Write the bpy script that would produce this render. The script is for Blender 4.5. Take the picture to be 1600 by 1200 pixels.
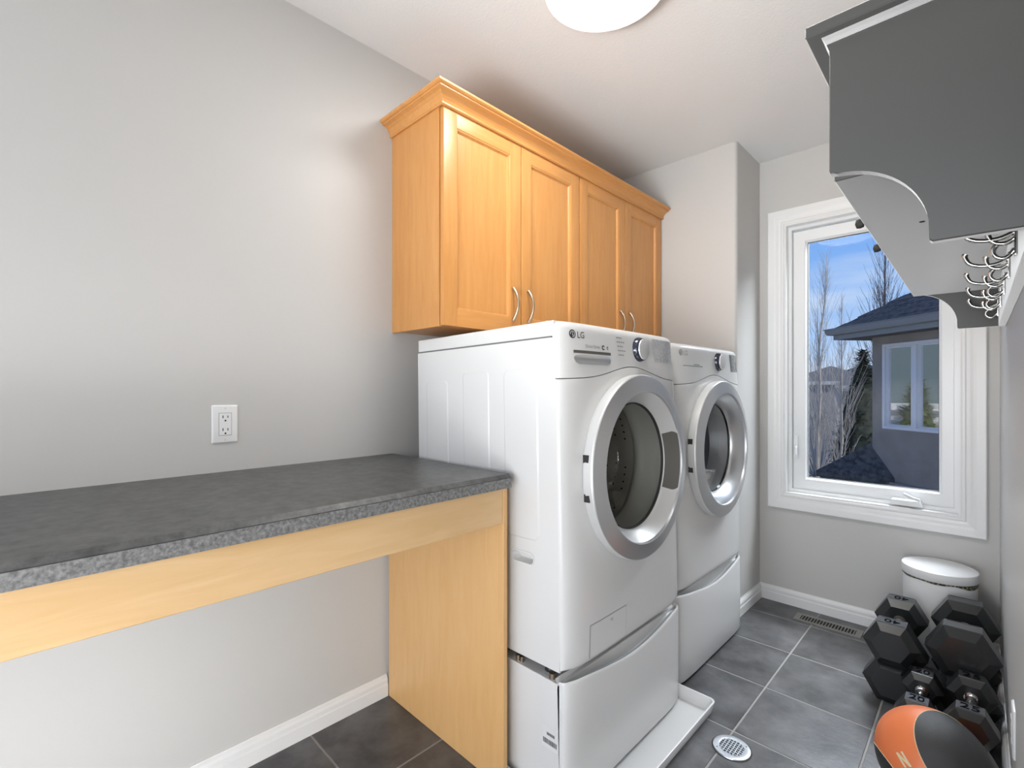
import bpy, bmesh, math, random
from mathutils import Vector, Matrix
PI = math.pi
for o in list(bpy.data.objects):
    bpy.data.objects.remove(o, do_unlink=True)
SC = bpy.context.scene
COL = SC.collection

# ------------------------------------------------------------------ camera, sky, sun, lamps, exposure
cd = bpy.data.cameras.new('camera')
cd.sensor_width = 36.0
cd.lens = 755.0 / 1600.0 * 36.0
cd.shift_y = 8.0 / 1600.0
cd.clip_start = 0.02
cd.clip_end = 500
cam = bpy.data.objects.new('camera', cd)
cam.location = (0, 0, 1.16)
cam.rotation_euler = (PI / 2, 0, math.radians(44.387))
COL.objects.link(cam)
SC.camera = cam
SC.view_settings.view_transform = 'Standard'
SC.view_settings.look = 'None'
SC.view_settings.exposure = 0.05
SC.view_settings.gamma = 1.0
SC.view_settings.use_curve_mapping = False

w = bpy.data.worlds.new('sky')
SC.world = w
w.use_nodes = True
nt = w.node_tree
nt.nodes.clear()
wo = nt.nodes.new('ShaderNodeOutputWorld')
bg = nt.nodes.new('ShaderNodeBackground')
tc = nt.nodes.new('ShaderNodeTexCoord')
sep = nt.nodes.new('ShaderNodeSeparateXYZ')
rp = nt.nodes.new('ShaderNodeValToRGB')
rp.color_ramp.elements[0].position = 0.0
rp.color_ramp.elements[0].color = (0.62, 0.76, 0.95, 1)
rp.color_ramp.elements[1].position = 0.55
rp.color_ramp.elements[1].color = (0.13, 0.30, 0.80, 1)
e = rp.color_ramp.elements.new(0.16)
e.color = (0.25, 0.48, 0.93, 1)
mp = nt.nodes.new('ShaderNodeMapping')
mp.inputs['Scale'].default_value = (2.2, 2.2, 9.0)
ns = nt.nodes.new('ShaderNodeTexNoise')
ns.inputs['Scale'].default_value = 1.6
ns.inputs['Detail'].default_value = 6
cr = nt.nodes.new('ShaderNodeValToRGB')
cr.color_ramp.elements[0].position = 0.48
cr.color_ramp.elements[0].color = (0, 0, 0, 1)
cr.color_ramp.elements[1].position = 0.72
cr.color_ramp.elements[1].color = (1, 1, 1, 1)
lowc = nt.nodes.new('ShaderNodeMapRange')      # more cloud near the horizon, thin higher up
lowc.inputs['From Min'].default_value = 0.0
lowc.inputs['From Max'].default_value = 0.35
lowc.inputs['To Min'].default_value = 1.0
lowc.inputs['To Max'].default_value = 0.18
ml = nt.nodes.new('ShaderNodeMath')
ml.operation = 'MULTIPLY'
mx = nt.nodes.new('ShaderNodeMixRGB')
mx.inputs['Color2'].default_value = (0.80, 0.86, 0.95, 1)
L = nt.links.new
L(tc.outputs['Generated'], sep.inputs[0])
L(sep.outputs['Z'], rp.inputs[0])
L(tc.outputs['Generated'], mp.inputs[0])
L(mp.outputs[0], ns.inputs['Vector'])
L(ns.outputs['Fac'], cr.inputs[0])
L(sep.outputs['Z'], lowc.inputs['Value'])
L(cr.outputs[0], ml.inputs[0])
L(lowc.outputs[0], ml.inputs[1])
L(ml.outputs[0], mx.inputs['Fac'])
L(rp.outputs[0], mx.inputs['Color1'])
L(mx.outputs[0], bg.inputs['Color'])
bg.inputs['Strength'].default_value = 1.0
L(bg.outputs[0], wo.inputs['Surface'])


def lamp(name, kind, loc, energy, color=(1, 1, 1), size=None, target=None, rot=None):
    d = bpy.data.lights.new(name, kind)
    d.energy = energy
    d.color = color
    if kind == 'AREA':
        d.shape = 'RECTANGLE'
        d.size, d.size_y = size
    o = bpy.data.objects.new(name, d)
    o.location = loc
    if target is not None:
        o.rotation_euler = (Vector(target) - Vector(loc)).to_track_quat('-Z', 'Y').to_euler()
    COL.objects.link(o)
    return o


sun = lamp('sun', 'SUN', (20, -3, 12), 2.6, (1.0, 0.93, 0.82), target=(0, 0, 0))
sun.rotation_euler = Vector((-0.80, 0.13, -0.62)).to_track_quat('-Z', 'Y').to_euler()
sun.data.angle = math.radians(0.6)
# added fill lamps behind the camera; over the window, one more boosting its daylight.
# The main light of the room is the ceiling light's own glass (built further down).
hall = lamp('rear_fill', 'AREA', (-0.75, -4.2, 1.15), 45, (0.98, 0.99, 1.0), (3.4, 2.3), target=(-0.75, 3.0, 1.15))  # added fill from the rear, evens out the whole room
side = lamp('side_fill', 'AREA', (0.05, -0.62, 0.95), 15.5, (0.98, 0.99, 1.0), (0.9, 1.8), target=(-1.2, 0.3, 0.85))  # added fill from the right, there is no door in this wall
low = lamp('under_counter_fill', 'AREA', (0.0, -0.55, 0.34), 7.7, (0.97, 0.985, 1.0), (0.7, 0.45), target=(-1.62, 0.25, 0.30))  # added low fill aimed at the wall under the worktop
low.data.spread = math.radians(82)
door = lamp('machine_front_fill', 'AREA', (0.035, -0.25, 0.55), 2.6, (0.98, 0.99, 1.0), (0.36, 0.9), target=(-0.8, 1.7, 0.75))  # added fill to lift the fronts of the machines
door.data.spread = math.radians(80)
bounce = lamp('bounce_light', 'AREA', (-0.60, -1.05, 0.95), 12, (1.0, 0.995, 0.985), (1.2, 0.7), target=(-0.60, 0.5, 2.4))  # added upward fill, bounced off the ceiling
ceil_fill = lamp('ceiling_fill', 'AREA', (-0.50, -0.62, 1.05), 7.8, (1.0, 0.995, 0.985), (0.7, 0.5), target=(-0.62, 1.9, 2.62))  # added fill that brightens the ceiling ahead of the camera
ceil_fill.data.spread = math.radians(72)
day = lamp('daylight_fill', 'AREA', (0.15, 4.0, 2.95), 300, (0.90, 0.95, 1.0), (2.6, 1.0), target=(-0.5, 2.5, 1.1))  # added lamp outside, above the view, standing in for stronger skylight


# ------------------------------------------------------------------ materials
def mat(name, col, rough=0.5, metal=0.0, spec=0.5, col2=None, scale=20.0, stretch=(1, 1, 1), detail=4.0, lo=0.35, hi=0.65,
        bump=0.0, bscale=200.0, bdetail=3.0, emis=0.0, coat=0.0, distort=0.0, coords='Object', rnd=0.0, sheen=0.0):
    m = bpy.data.materials.new(name)
    m.use_nodes = True
    n = m.node_tree.nodes
    k = m.node_tree.links.new
    b = n['Principled BSDF']
    b.inputs['Base Color'].default_value = (*col, 1)
    b.inputs['Roughness'].default_value = rough
    b.inputs['Metallic'].default_value = metal
    b.inputs['Specular IOR Level'].default_value = spec
    b.inputs['Coat Weight'].default_value = coat
    b.inputs['Coat Roughness'].default_value = 0.12
    b.inputs['Sheen Weight'].default_value = sheen
    b.inputs['Sheen Roughness'].default_value = 0.35
    t = n.new('ShaderNodeTexCoord')
    src = t.outputs[coords]
    if rnd:
        oi = n.new('ShaderNodeObjectInfo')
        va = n.new('ShaderNodeVectorMath')
        va.operation = 'MULTIPLY_ADD'
        cmb = n.new('ShaderNodeCombineXYZ')
        for i in range(3):
            k(oi.outputs['Random'], cmb.inputs[i])
        k(cmb.outputs[0], va.inputs[0])
        va.inputs[1].default_value = (rnd, rnd * 1.7, rnd * 0.6)
        k(src, va.inputs[2])
        src = va.outputs[0]
    if col2 is not None:
        mpn = n.new('ShaderNodeMapping')
        mpn.inputs['Scale'].default_value = stretch
        k(src, mpn.inputs[0])
        x = n.new('ShaderNodeTexNoise')
        x.inputs['Scale'].default_value = scale
        x.inputs['Detail'].default_value = detail
        x.inputs['Roughness'].default_value = 0.6
        x.inputs['Distortion'].default_value = distort
        k(mpn.outputs[0], x.inputs['Vector'])
        r = n.new('ShaderNodeValToRGB')
        r.color_ramp.elements[0].position = lo
        r.color_ramp.elements[0].color = (*col, 1)
        r.color_ramp.elements[1].position = hi
        r.color_ramp.elements[1].color = (*col2, 1)
        k(x.outputs['Fac'], r.inputs[0])
        k(r.outputs[0], b.inputs['Base Color'])
    if bump:
        y = n.new('ShaderNodeTexNoise')
        y.inputs['Scale'].default_value = bscale
        y.inputs['Detail'].default_value = bdetail
        k(src, y.inputs['Vector'])
        bn = n.new('ShaderNodeBump')
        bn.inputs['Strength'].default_value = bump
        bn.inputs['Distance'].default_value = 0.002
        k(y.outputs['Fac'], bn.inputs['Height'])
        k(bn.outputs[0], b.inputs['Normal'])
    if emis:
        b.inputs['Emission Color'].default_value = (*col, 1)
        b.inputs['Emission Strength'].default_value = emis
    return m


def glass(name, tint=(1, 1, 1), ior=1.5, rough=0.0):
    m = bpy.data.materials.new(name)
    m.use_nodes = True
    n = m.node_tree.nodes
    k = m.node_tree.links.new
    n.clear()
    o = n.new('ShaderNodeOutputMaterial')
    t = n.new('ShaderNodeBsdfTransparent')
    t.inputs['Color'].default_value = (*tint, 1)
    g = n.new('ShaderNodeBsdfGlossy')
    g.inputs['Roughness'].default_value = rough
    f = n.new('ShaderNodeFresnel')
    f.inputs['IOR'].default_value = ior
    ge = n.new('ShaderNodeNewGeometry')        # the same reflectance on both faces of the pane
    mr = n.new('ShaderNodeMapRange')
    mr.inputs['To Min'].default_value = ior
    mr.inputs['To Max'].default_value = 1.0 / ior
    k(ge.outputs['Backfacing'], mr.inputs['Value'])
    k(mr.outputs[0], f.inputs['IOR'])
    x = n.new('ShaderNodeMixShader')
    k(f.outputs[0], x.inputs[0])
    k(t.outputs[0], x.inputs[1])
    k(g.outputs[0], x.inputs[2])
    k(x.outputs[0], o.inputs['Surface'])
    return m


M = {}
M['wall'] = mat('wall_paint', (0.565, 0.553, 0.532), 0.40, spec=0.35, bump=0.06, bscale=260)
M['ceil'] = mat('ceiling_paint', (0.78, 0.78, 0.775), 0.9, spec=0.1, bump=0.4, bscale=130, bdetail=5)
M['trim'] = mat('white_trim_paint', (0.80, 0.80, 0.79), 0.32)
M['vinyl'] = mat('white_vinyl', (0.80, 0.81, 0.81), 0.3)
M['tile'] = mat('slate_tile', (0.055, 0.055, 0.056), 0.30, spec=0.5, col2=(0.175, 0.175, 0.18), scale=6.5, detail=12, lo=0.36, hi=0.74,
                bump=0.25, bscale=60, bdetail=6, rnd=13.0, distort=0.15)
M['grout'] = mat('grey_grout', (0.34, 0.335, 0.32), 0.9, spec=0.2, bump=0.3, bscale=300)
WA, WB = (0.575, 0.258, 0.074), (0.64, 0.315, 0.102)
M['wood_z'] = mat('maple_vertical_grain', WA, 0.33, spec=0.5, col2=WB, scale=9, stretch=(5, 5, 0.5), detail=6, lo=0.3, hi=0.7, distort=0.7, rnd=3.0)
M['wood_y'] = mat('maple_lengthwise_grain', WA, 0.33, spec=0.5, col2=WB, scale=9, stretch=(5, 0.5, 5), detail=6, lo=0.3, hi=0.7, distort=0.7, rnd=3.0)
M['desk_z'] = mat('pale_maple_vertical_grain', (0.66, 0.38, 0.150), 0.34, col2=(0.71, 0.43, 0.185), scale=7, stretch=(4, 4, 0.6), detail=6, lo=0.3, hi=0.72, distort=1.0)
M['desk_y'] = mat('pale_maple_lengthwise_grain', (0.62, 0.405, 0.195), 0.32, col2=(0.70, 0.485, 0.265), scale=7, stretch=(4, 0.5, 4), detail=6, lo=0.3, hi=0.72, distort=0.8)
M['gap_shade'] = mat('shadowed_cabinet_gap', (0.10, 0.05, 0.02), 0.8)
M['lam'] = mat('dark_stone_laminate', (0.045, 0.045, 0.044), 0.36, spec=0.5, col2=(0.115, 0.115, 0.112), scale=38, detail=8, lo=0.36, hi=0.72)
M['lam_edge'] = mat('stone_laminate_edge', (0.10, 0.10, 0.099), 0.45, spec=0.5, col2=(0.30, 0.30, 0.295), scale=130, detail=9, lo=0.36, hi=0.74)
M['nickel'] = mat('brushed_nickel', (0.46, 0.385, 0.29), 0.38, metal=1.0)
M['chrome'] = mat('polished_chrome', (0.62, 0.61, 0.59), 0.10, metal=1.0)
M['enamel'] = mat('white_appliance_enamel', (0.71, 0.71, 0.70), 0.22, spec=0.5)
M['plastic'] = mat('white_appliance_plastic', (0.71, 0.71, 0.70), 0.28)
M['silver'] = mat('satin_silver_plastic', (0.60, 0.61, 0.62), 0.33, metal=0.75)
M['silver2'] = mat('pale_silver_plastic', (0.70, 0.70, 0.69), 0.38, metal=0.35)
M['dark'] = mat('dark_gap', (0.02, 0.02, 0.018), 0.7)
M['seam'] = mat('grey_seam', (0.16, 0.16, 0.155), 0.7)
M['handle_grey'] = mat('dark_grey_grip', (0.115, 0.112, 0.10), 0.3)
M['knobring'] = mat('dark_chrome_ring', (0.05, 0.055, 0.075), 0.12, metal=0.6)
M['lcd'] = mat('silver_display', (0.52, 0.53, 0.54), 0.2, metal=0.2, col2=(0.74, 0.74, 0.75), scale=160, detail=2)
M['lcd2'] = mat('dark_display', (0.20, 0.205, 0.21), 0.15, metal=0.3, col2=(0.36, 0.36, 0.365), scale=60, detail=2)
M['ink'] = mat('dark_print', (0.03, 0.03, 0.03), 0.5)
M['ink2'] = mat('grey_print', (0.30, 0.30, 0.29), 0.5)
M['drum'] = mat('stainless_drum', (0.70, 0.69, 0.66), 0.33, metal=0.5)
M['drum2'] = mat('galvanised_dryer_drum', (0.55, 0.555, 0.56), 0.35, metal=0.6)
M['rubber'] = mat('grey_rubber_gasket', (0.34, 0.34, 0.33), 0.45)
M['bowl'] = glass('smoked_door_glass', (0.86, 0.86, 0.83), 1.5)
M['bowl2'] = glass('clear_door_glass', (0.86, 0.86, 0.86), 1.25)
M['tray'] = mat('white_tray_plastic', (0.76, 0.76, 0.75), 0.25)
M['shelf'] = mat('charcoal_painted_wood', (0.047, 0.047, 0.044), 0.36, spec=0.5, bump=0.04, bscale=420, sheen=1.0)
M['pane'] = glass('window_glass', (0.97, 0.98, 0.98), 1.10)
M['lampglass'] = mat('frosted_lamp_glass', (0.92, 0.915, 0.90), 0.35, emis=39.0)
M['pewter'] = mat('pewter_register', (0.30, 0.29, 0.265), 0.35, metal=0.7)
M['steel'] = mat('drain_steel', (0.66, 0.69, 0.73), 0.28, metal=0.85)
M['iron'] = mat('black_rubber_head', (0.016, 0.017, 0.017), 0.28, spec=0.6, bump=0.05, bscale=500)
M['numink'] = mat('matt_black_number', (0.008, 0.008, 0.010), 0.9, spec=0.0)
M['bin'] = mat('white_bin_plastic', (0.78, 0.78, 0.77), 0.4)
M['liner'] = mat('dark_printed_liner', (0.02, 0.02, 0.02), 0.5, col2=(0.30, 0.29, 0.14), scale=160, detail=1, lo=0.52, hi=0.56)
M['orange'] = mat('orange_rubber', (0.78, 0.20, 0.065), 0.42, bump=0.1, bscale=700)
M['ballblack'] = mat('black_grained_rubber', (0.030, 0.030, 0.030), 0.36, bump=0.5, bscale=900)
M['cream'] = mat('cream_print', (0.72, 0.60, 0.38), 0.5)
M['stucco'] = mat('grey_stucco', (0.185, 0.165, 0.15), 0.95, spec=0.1, col2=(0.235, 0.21, 0.195), scale=3.5, detail=6, bump=0.6, bscale=45, bdetail=6)
M['shingle'] = mat('asphalt_shingle', (0.030, 0.031, 0.036), 0.9, spec=0.2, col2=(0.085, 0.085, 0.09), scale=14, detail=5, rnd=9.0)
M['fascia'] = mat('grey_blue_fascia', (0.16, 0.17, 0.185), 0.5)
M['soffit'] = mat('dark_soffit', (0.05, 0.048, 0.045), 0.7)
M['nframe'] = mat('pale_window_frame', (0.50, 0.50, 0.53), 0.45)
M['mirror'] = mat('dark_reflective_pane', (0.76, 0.78, 0.80), 0.02, metal=1.0, spec=0.6)
M['bark'] = mat('pale_bark', (0.50, 0.46, 0.41), 0.9, spec=0.1)
M['bark2'] = mat('grey_brown_twig', (0.17, 0.15, 0.14), 0.9, spec=0.1)
M['needle'] = mat('conifer_green', (0.030, 0.042, 0.030), 0.9, spec=0.1, col2=(0.085, 0.095, 0.07), scale=6)
M['cedar'] = mat('cedar_green', (0.08, 0.11, 0.03), 0.9, spec=0.1, col2=(0.20, 0.23, 0.07), scale=5)
M['ground'] = mat('dry_winter_ground', (0.30, 0.25, 0.19), 1.0, spec=0.05, col2=(0.45, 0.38, 0.29), scale=1.5)
M['siding'] = mat('pale_siding', (0.66, 0.64, 0.60), 0.8)
M['siding2'] = mat('tan_siding', (0.36, 0.33, 0.30), 0.8)
M['froof'] = mat('grey_brown_roof', (0.17, 0.155, 0.14), 0.9)
M['groof'] = mat('green_grey_roof', (0.13, 0.155, 0.13), 0.9)
M['darkpane'] = mat('dark_house_pane', (0.05, 0.06, 0.07), 0.1)
M['fence'] = mat('weathered_fence', (0.20, 0.17, 0.14), 0.9)


# ------------------------------------------------------------------ builders
def obj(name, bm, m, parent=None, smooth=False, autosmooth=None, recalc=True):
    if recalc:
        bmesh.ops.recalc_face_normals(bm, faces=bm.faces)
    me = bpy.data.meshes.new(name)
    bm.to_mesh(me)
    bm.free()
    if isinstance(m, (list, tuple)):
        for q in m:
            me.materials.append(q)
    else:
        me.materials.append(m)
    if smooth:
        for p in me.polygons:
            p.use_smooth = True
        if autosmooth:
            me.set_sharp_from_angle(angle=math.radians(autosmooth))
    o = bpy.data.objects.new(name, me)
    COL.objects.link(o)
    if parent:
        o.parent = parent
    return o


def thing(name, label, cat, loc=(0, 0, 0), rotz=0.0, group=None):
    o = bpy.data.objects.new(name, None)
    o.empty_display_size = 0.05
    o.location = loc
    o.rotation_euler = (0, 0, rotz)
    o['label'] = label
    o['category'] = cat
    if group:
        o['group'] = group
    COL.objects.link(o)
    return o


def tag(o, label, cat, group=None):
    o['label'] = label
    o['category'] = cat
    if group:
        o['group'] = group
    return o


def struct(name, bm, m, **k):
    o = obj(name, bm, m, **k)
    o['kind'] = 'structure'
    return o


def NB():
    return bmesh.new()


def box(bm, x0, x1, y0, y1, z0, z1, bev=0.0, seg=2):
    vs = [bm.verts.new(p) for p in ((x0, y0, z0), (x1, y0, z0), (x1, y1, z0), (x0, y1, z0),
                                    (x0, y0, z1), (x1, y0, z1), (x1, y1, z1), (x0, y1, z1))]
    fs = [bm.faces.new([vs[i] for i in q]) for q in ((0, 3, 2, 1), (4, 5, 6, 7), (0, 1, 5, 4), (1, 2, 6, 5), (2, 3, 7, 6), (3, 0, 4, 7))]
    if bev:
        es = set()
        for f in fs:
            es.update(f.edges)
        bmesh.ops.bevel(bm, geom=list(es), offset=bev, segments=seg, affect='EDGES', profile=0.7)
    return vs


def boxm(name, dims, m, parent=None, bev=0.0, seg=2):
    bm = NB()
    box(bm, *dims, bev=bev, seg=seg)
    return obj(name, bm, m, parent, smooth=bev > 0, autosmooth=35 if bev > 0 else None)


def tube(bm, pts, r, n=10, cap=True):
    pts = [Vector(p) for p in pts]
    rs = r if isinstance(r, (list, tuple)) else [r] * len(pts)
    rings = []
    up = None
    for i, p in enumerate(pts):
        d = (pts[min(i + 1, len(pts) - 1)] - pts[max(i - 1, 0)])
        if d.length < 1e-9:
            d = Vector((0, 0, 1))
        d.normalize()
        if up is None:
            up = d.orthogonal().normalized()
        up = (up - d * up.dot(d))
        if up.length < 1e-6:
            up = d.orthogonal()
        up.normalize()
        s = d.cross(up)
        rings.append([bm.verts.new(p + (up * math.cos(2 * PI * k / n) + s * math.sin(2 * PI * k / n)) * rs[i]) for k in range(n)])
    for a, b in zip(rings, rings[1:]):
        for k in range(n):
            bm.faces.new((a[k], a[(k + 1) % n], b[(k + 1) % n], b[k]))
    if cap:
        bm.faces.new(rings[0][::-1])
        bm.faces.new(rings[-1])


def lathe(bm, prof, axis='z', c=(0, 0, 0), n=64, closed=False):
    """prof: (along axis, radius) pairs; axis x or z"""
    rings = []
    c = Vector(c)
    for a, r in prof:
        ring = []
        if r < 1e-6:
            v = bm.verts.new(c + (Vector((a, 0, 0)) if axis == 'x' else Vector((0, 0, a))))
            rings.append([v])
            continue
        for k in range(n):
            t = 2 * PI * k / n
            p = Vector((a, r * math.cos(t), r * math.sin(t))) if axis == 'x' else Vector((r * math.cos(t), r * math.sin(t), a))
            ring.append(bm.verts.new(c + p))
        rings.append(ring)
    pairs = list(zip(rings, rings[1:]))
    if closed:
        pairs.append((rings[-1], rings[0]))
    for a, b in pairs:
        if len(a) == 1 and len(b) == 1:
            continue
        for k in range(n):
            if len(a) == 1:
                bm.faces.new((a[0], b[(k + 1) % n], b[k]))
            elif len(b) == 1:
                bm.faces.new((a[k], a[(k + 1) % n], b[0]))
            else:
                bm.faces.new((a[k], a[(k + 1) % n], b[(k + 1) % n], b[k]))


def prism(bm, poly, f0, f1):
    """poly: list of 2-D points; f0,f1 map a 2-D point to 3-D"""
    a = [bm.verts.new(f0(p)) for p in poly]
    b = [bm.verts.new(f1(p)) for p in poly]
    n = len(poly)
    bm.faces.new(a[::-1])
    bm.faces.new(b)
    for i in range(n):
        bm.faces.new((a[i], a[(i + 1) % n], b[(i + 1) % n], b[i]))
    return a, b


def sweep(bm, prof, path, closed=False):
    """prof: 2-D list; path: list of functions mapping a profile point to 3-D"""
    rows = [[bm.verts.new(f(p)) for p in prof] for f in path]
    pr = list(zip(rows, rows[1:]))
    if closed:
        pr.append((rows[-1], rows[0]))
    n = len(prof)
    for a, b in pr:
        for i in range(n):
            bm.faces.new((a[i], a[(i + 1) % n], b[(i + 1) % n], b[i]))
    if not closed:
        bm.faces.new(rows[0][::-1])
        bm.faces.new(rows[-1])


def gridf(bm, f, us, vs):
    g = [[bm.verts.new(f(u, v)) for v in vs] for u in us]
    for i in range(len(us) - 1):
        for j in range(len(vs) - 1):
            bm.faces.new((g[i][j], g[i + 1][j], g[i + 1][j + 1], g[i][j + 1]))
    return g


def lin(a, b, n):
    return [a + (b - a) * i / (n - 1) for i in range(n)]


def rrect(x0, x1, y0, y1, r, n=6):
    out = []
    for cx, cy, a0 in ((x1 - r, y1 - r, 0), (x0 + r, y1 - r, 90), (x0 + r, y0 + r, 180), (x1 - r, y0 + r, 270)):
        for i in range(n + 1):
            a = math.radians(a0 + 90.0 * i / n)
            out.append((cx + r * math.cos(a), cy + r * math.sin(a)))
    return out


def text_mesh(body, size, align='LEFT', extrude=0.0):
    cu = bpy.data.curves.new('lettering', 'FONT')
    cu.body = body
    cu.size = size
    cu.align_x = align
    cu.align_y = 'CENTER'
    cu.extrude = extrude
    cu.resolution_u = 3
    t = bpy.data.objects.new('lettering', cu)
    COL.objects.link(t)
    dg = bpy.context.evaluated_depsgraph_get()
    me = bpy.data.meshes.new_from_object(t.evaluated_get(dg))
    bpy.data.objects.remove(t, do_unlink=True)
    bpy.data.curves.remove(cu)
    bm = NB()
    bm.from_mesh(me)
    bpy.data.meshes.remove(me)
    return bm


def letter(body, size, fmap, m, parent, align='LEFT', name='lettering', label=None):
    bm = text_mesh(body, size, align)
    for v in bm.verts:
        v.co = fmap(v.co.x, v.co.y)
    o = obj(name, bm, m, parent, recalc=False)
    if label:
        o['label'] = label
    return o


# ------------------------------------------------------------------ room numbers
XL = -1.628          # left wall
YF = 2.912           # window wall
ZC = 2.425           # ceiling
YB = -1.42           # back wall
XBF, YBN = -0.904, 2.56   # boxed-out corner: its right face and its near face
RA = 0.0086          # the right wall runs a hair off parallel
RX0 = 0.070


def rx(y):
    return RX0 - RA * y


# floor: grout bed plus single tiles
bm = NB()
box(bm, XL - 0.12, 0.2, YB - 0.1, YF + 0.12, -0.12, -0.0012)
floor = struct('floor', bm, M['grout'])
TP, G = 0.3375, 0.006
xs = [-0.611 + TP * k for k in range(-5, 3)]
ys = [2.0345 + TP * k for k in range(-11, 4)]
full = None
for i in range(len(xs) - 1):
    for j in range(len(ys) - 1):
        x0, x1 = max(xs[i], XL), min(xs[i + 1], 0.075)
        y0, y1 = max(ys[j], YB), min(ys[j + 1], YF)
        if x1 - x0 < 0.02 or y1 - y0 < 0.02:
            continue
        whole = abs(x1 - x0 - TP) < 1e-4 and abs(y1 - y0 - TP) < 1e-4
        if whole and full:
            o = full.copy()
            COL.objects.link(o)
        else:
            bm = NB()
            hx, hy = (x1 - x0 - G) / 2, (y1 - y0 - G) / 2
            box(bm, -hx, hx, -hy, hy, -0.006, 0.0, bev=0.0012, seg=1)
            o = obj('tile', bm, M['tile'], floor)
            if whole:
                full = o
        o.location = ((x0 + x1) / 2, (y0 + y1) / 2, 0)

# walls
bm = NB()
box(bm, XL - 0.12, XL, YB - 0.1, YF + 0.12, -0.0012, ZC)
struct('wall_left', bm, M['wall'])
bm = NB()
prism(bm, [(rx(YB - 0.1), YB - 0.1), (rx(YF + 0.12), YF + 0.12), (0.2, YF + 0.12), (0.2, YB - 0.1)],
      lambda p: (p[0], p[1], -0.0012), lambda p: (p[0], p[1], ZC))
struct('wall_right', bm, M['wall'])
bm = NB()                                              # back wall with a doorway to the hall
box(bm, XL, -1.55, YB - 0.1, YB, -0.0012, ZC)
box(bm, 0.03, rx(YB), YB - 0.1, YB, -0.0012, ZC)
box(bm, -1.55, 0.03, YB - 0.1, YB, 2.35, ZC)
struct('wall_back', bm, M['wall'])
bm = NB()
box(bm, XL - 0.12, 0.2, YB - 0.1, YF + 0.12, ZC, ZC + 0.1)
struct('ceiling', bm, M['ceil'])
# window wall with its opening
WX0, WX1, WZ0, WZ1 = -0.780, -0.071, 0.592, 2.052
bm = NB()
for d in ((XL, WX0, -0.0012, ZC), (WX1, rx(YF), -0.0012, ZC), (WX0, WX1, -0.0012, WZ0), (WX0, WX1, WZ1, ZC)):
    box(bm, d[0], d[1], YF, YF + 0.12, d[2], d[3])
struct('wall_far', bm, M['wall'])
# boxed-out corner with a rounded outer edge
bm = NB()
poly = [(XL, YF), (XL, YBN)]
rr = 0.018
for i in range(9):
    a = math.radians(-90 + 90 * i / 8)
    poly.append((XBF - rr + rr * math.cos(a), YBN + rr + rr * math.sin(a)))
poly.append((XBF, YF))
prism(bm, poly, lambda p: (p[0], p[1], -0.0012), lambda p: (p[0], p[1], ZC))
struct('wall_inner', bm, M['wall'], smooth=True, autosmooth=30)

# baseboards: profile (out from wall, up)
BP = [(0, 0), (0.0145, 0), (0.0145, 0.043), (0.012, 0.048), (0.0125, 0.055), (0.0125, 0.062), (0.009, 0.070), (0.004, 0.0755), (0.003, 0.079), (0, 0.079)]
bm = NB()
sweep(bm, BP, [lambda p: (XL + p[0], YB, p[1]), lambda p: (XL + p[0], 0.979, p[1])])
struct('baseboard_left', bm, M['trim'])
bm = NB()
sweep(bm, BP, [lambda p: (XBF + p[0], YBN, p[1]), lambda p: (XBF + p[0], YF - p[0], p[1])])
struct('baseboard_inner', bm, M['trim'])
bm = NB()
sweep(bm, BP, [lambda p: (XBF + p[0], YF - p[0], p[1]), lambda p: (rx(YF) - p[0], YF - p[0], p[1])])
struct('baseboard_far', bm, M['trim'])
bm = NB()
sweep(bm, BP, [lambda p: (rx(YF) - p[0], YF - p[0], p[1]), lambda p: (rx(YB) - p[0], YB, p[1])])
struct('baseboard_right', bm, M['trim'])

# ------------------------------------------------------------------ window
win = bpy.data.objects.new('window_1', None)
win.location = ((WX0 + WX1) / 2, YF, WZ0)
win['kind'] = 'structure'
COL.objects.link(win)
WO = Vector(win.location)


def wl(x, y, z):
    return Vector((x, y, z)) - WO


def rectloop(x0, x1, z0, z1):
    return [(x0, z0, -1, -1), (x1, z0, 1, -1), (x1, z1, 1, 1), (x0, z1, -1, 1)]


def frame4(names, x0, x1, z0, z1, prof, m, parent):
    """four mitred lengths round a rectangle; prof: (outward offset, y)"""
    q = rectloop(x0, x1, z0, z1)
    for i, nm in enumerate(names):
        a, b = q[i], q[(i + 1) % 4]
        bm = NB()
        sweep(bm, prof, [lambda p, c=c: wl(c[0] + c[2] * p[0], p[1], c[1] + c[3] * p[0]) for c in (a, b)])
        obj(nm, bm, m, parent)


CP = [(0.0, YF), (0.0, YF - 0.013), (0.006, YF - 0.0165), (0.014, YF - 0.0165), (0.018, YF - 0.014), (0.03, YF - 0.0155), (0.040, YF - 0.019),
      (0.050, YF - 0.0205), (0.079, YF - 0.0215), (0.083, YF - 0.018), (0.083, YF)]
frame4(['casing'] * 4, -0.775, -0.076, 0.597, 2.047, CP, M['trim'], win)
frame4(['jamb'] * 4, -0.768, -0.083, 0.604, 2.040, [(0.0, YF - 0.012), (0.009, YF - 0.012), (0.009, YF + 0.055), (0.0, YF + 0.055)], M['trim'], win)
frame4(['frame_rail'] * 4, -0.750, -0.101, 0.622, 2.022, [(0.0, YF + 0.036), (0.003, YF + 0.032), (0.024, YF + 0.032), (0.024, YF + 0.09), (0.0, YF + 0.09)], M['vinyl'], win)
frame4(['sash_rail'] * 4, -0.682, -0.151, 0.686, 1.948, [(0.0, YF + 0.060), (0.0045, YF + 0.056), (0.008, YF + 0.048), (0.012, YF + 0.046), (0.063, YF + 0.046),
                                                       (0.067, YF + 0.05), (0.067, YF + 0.085), (0.0, YF + 0.085)], M['vinyl'], win)
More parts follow.
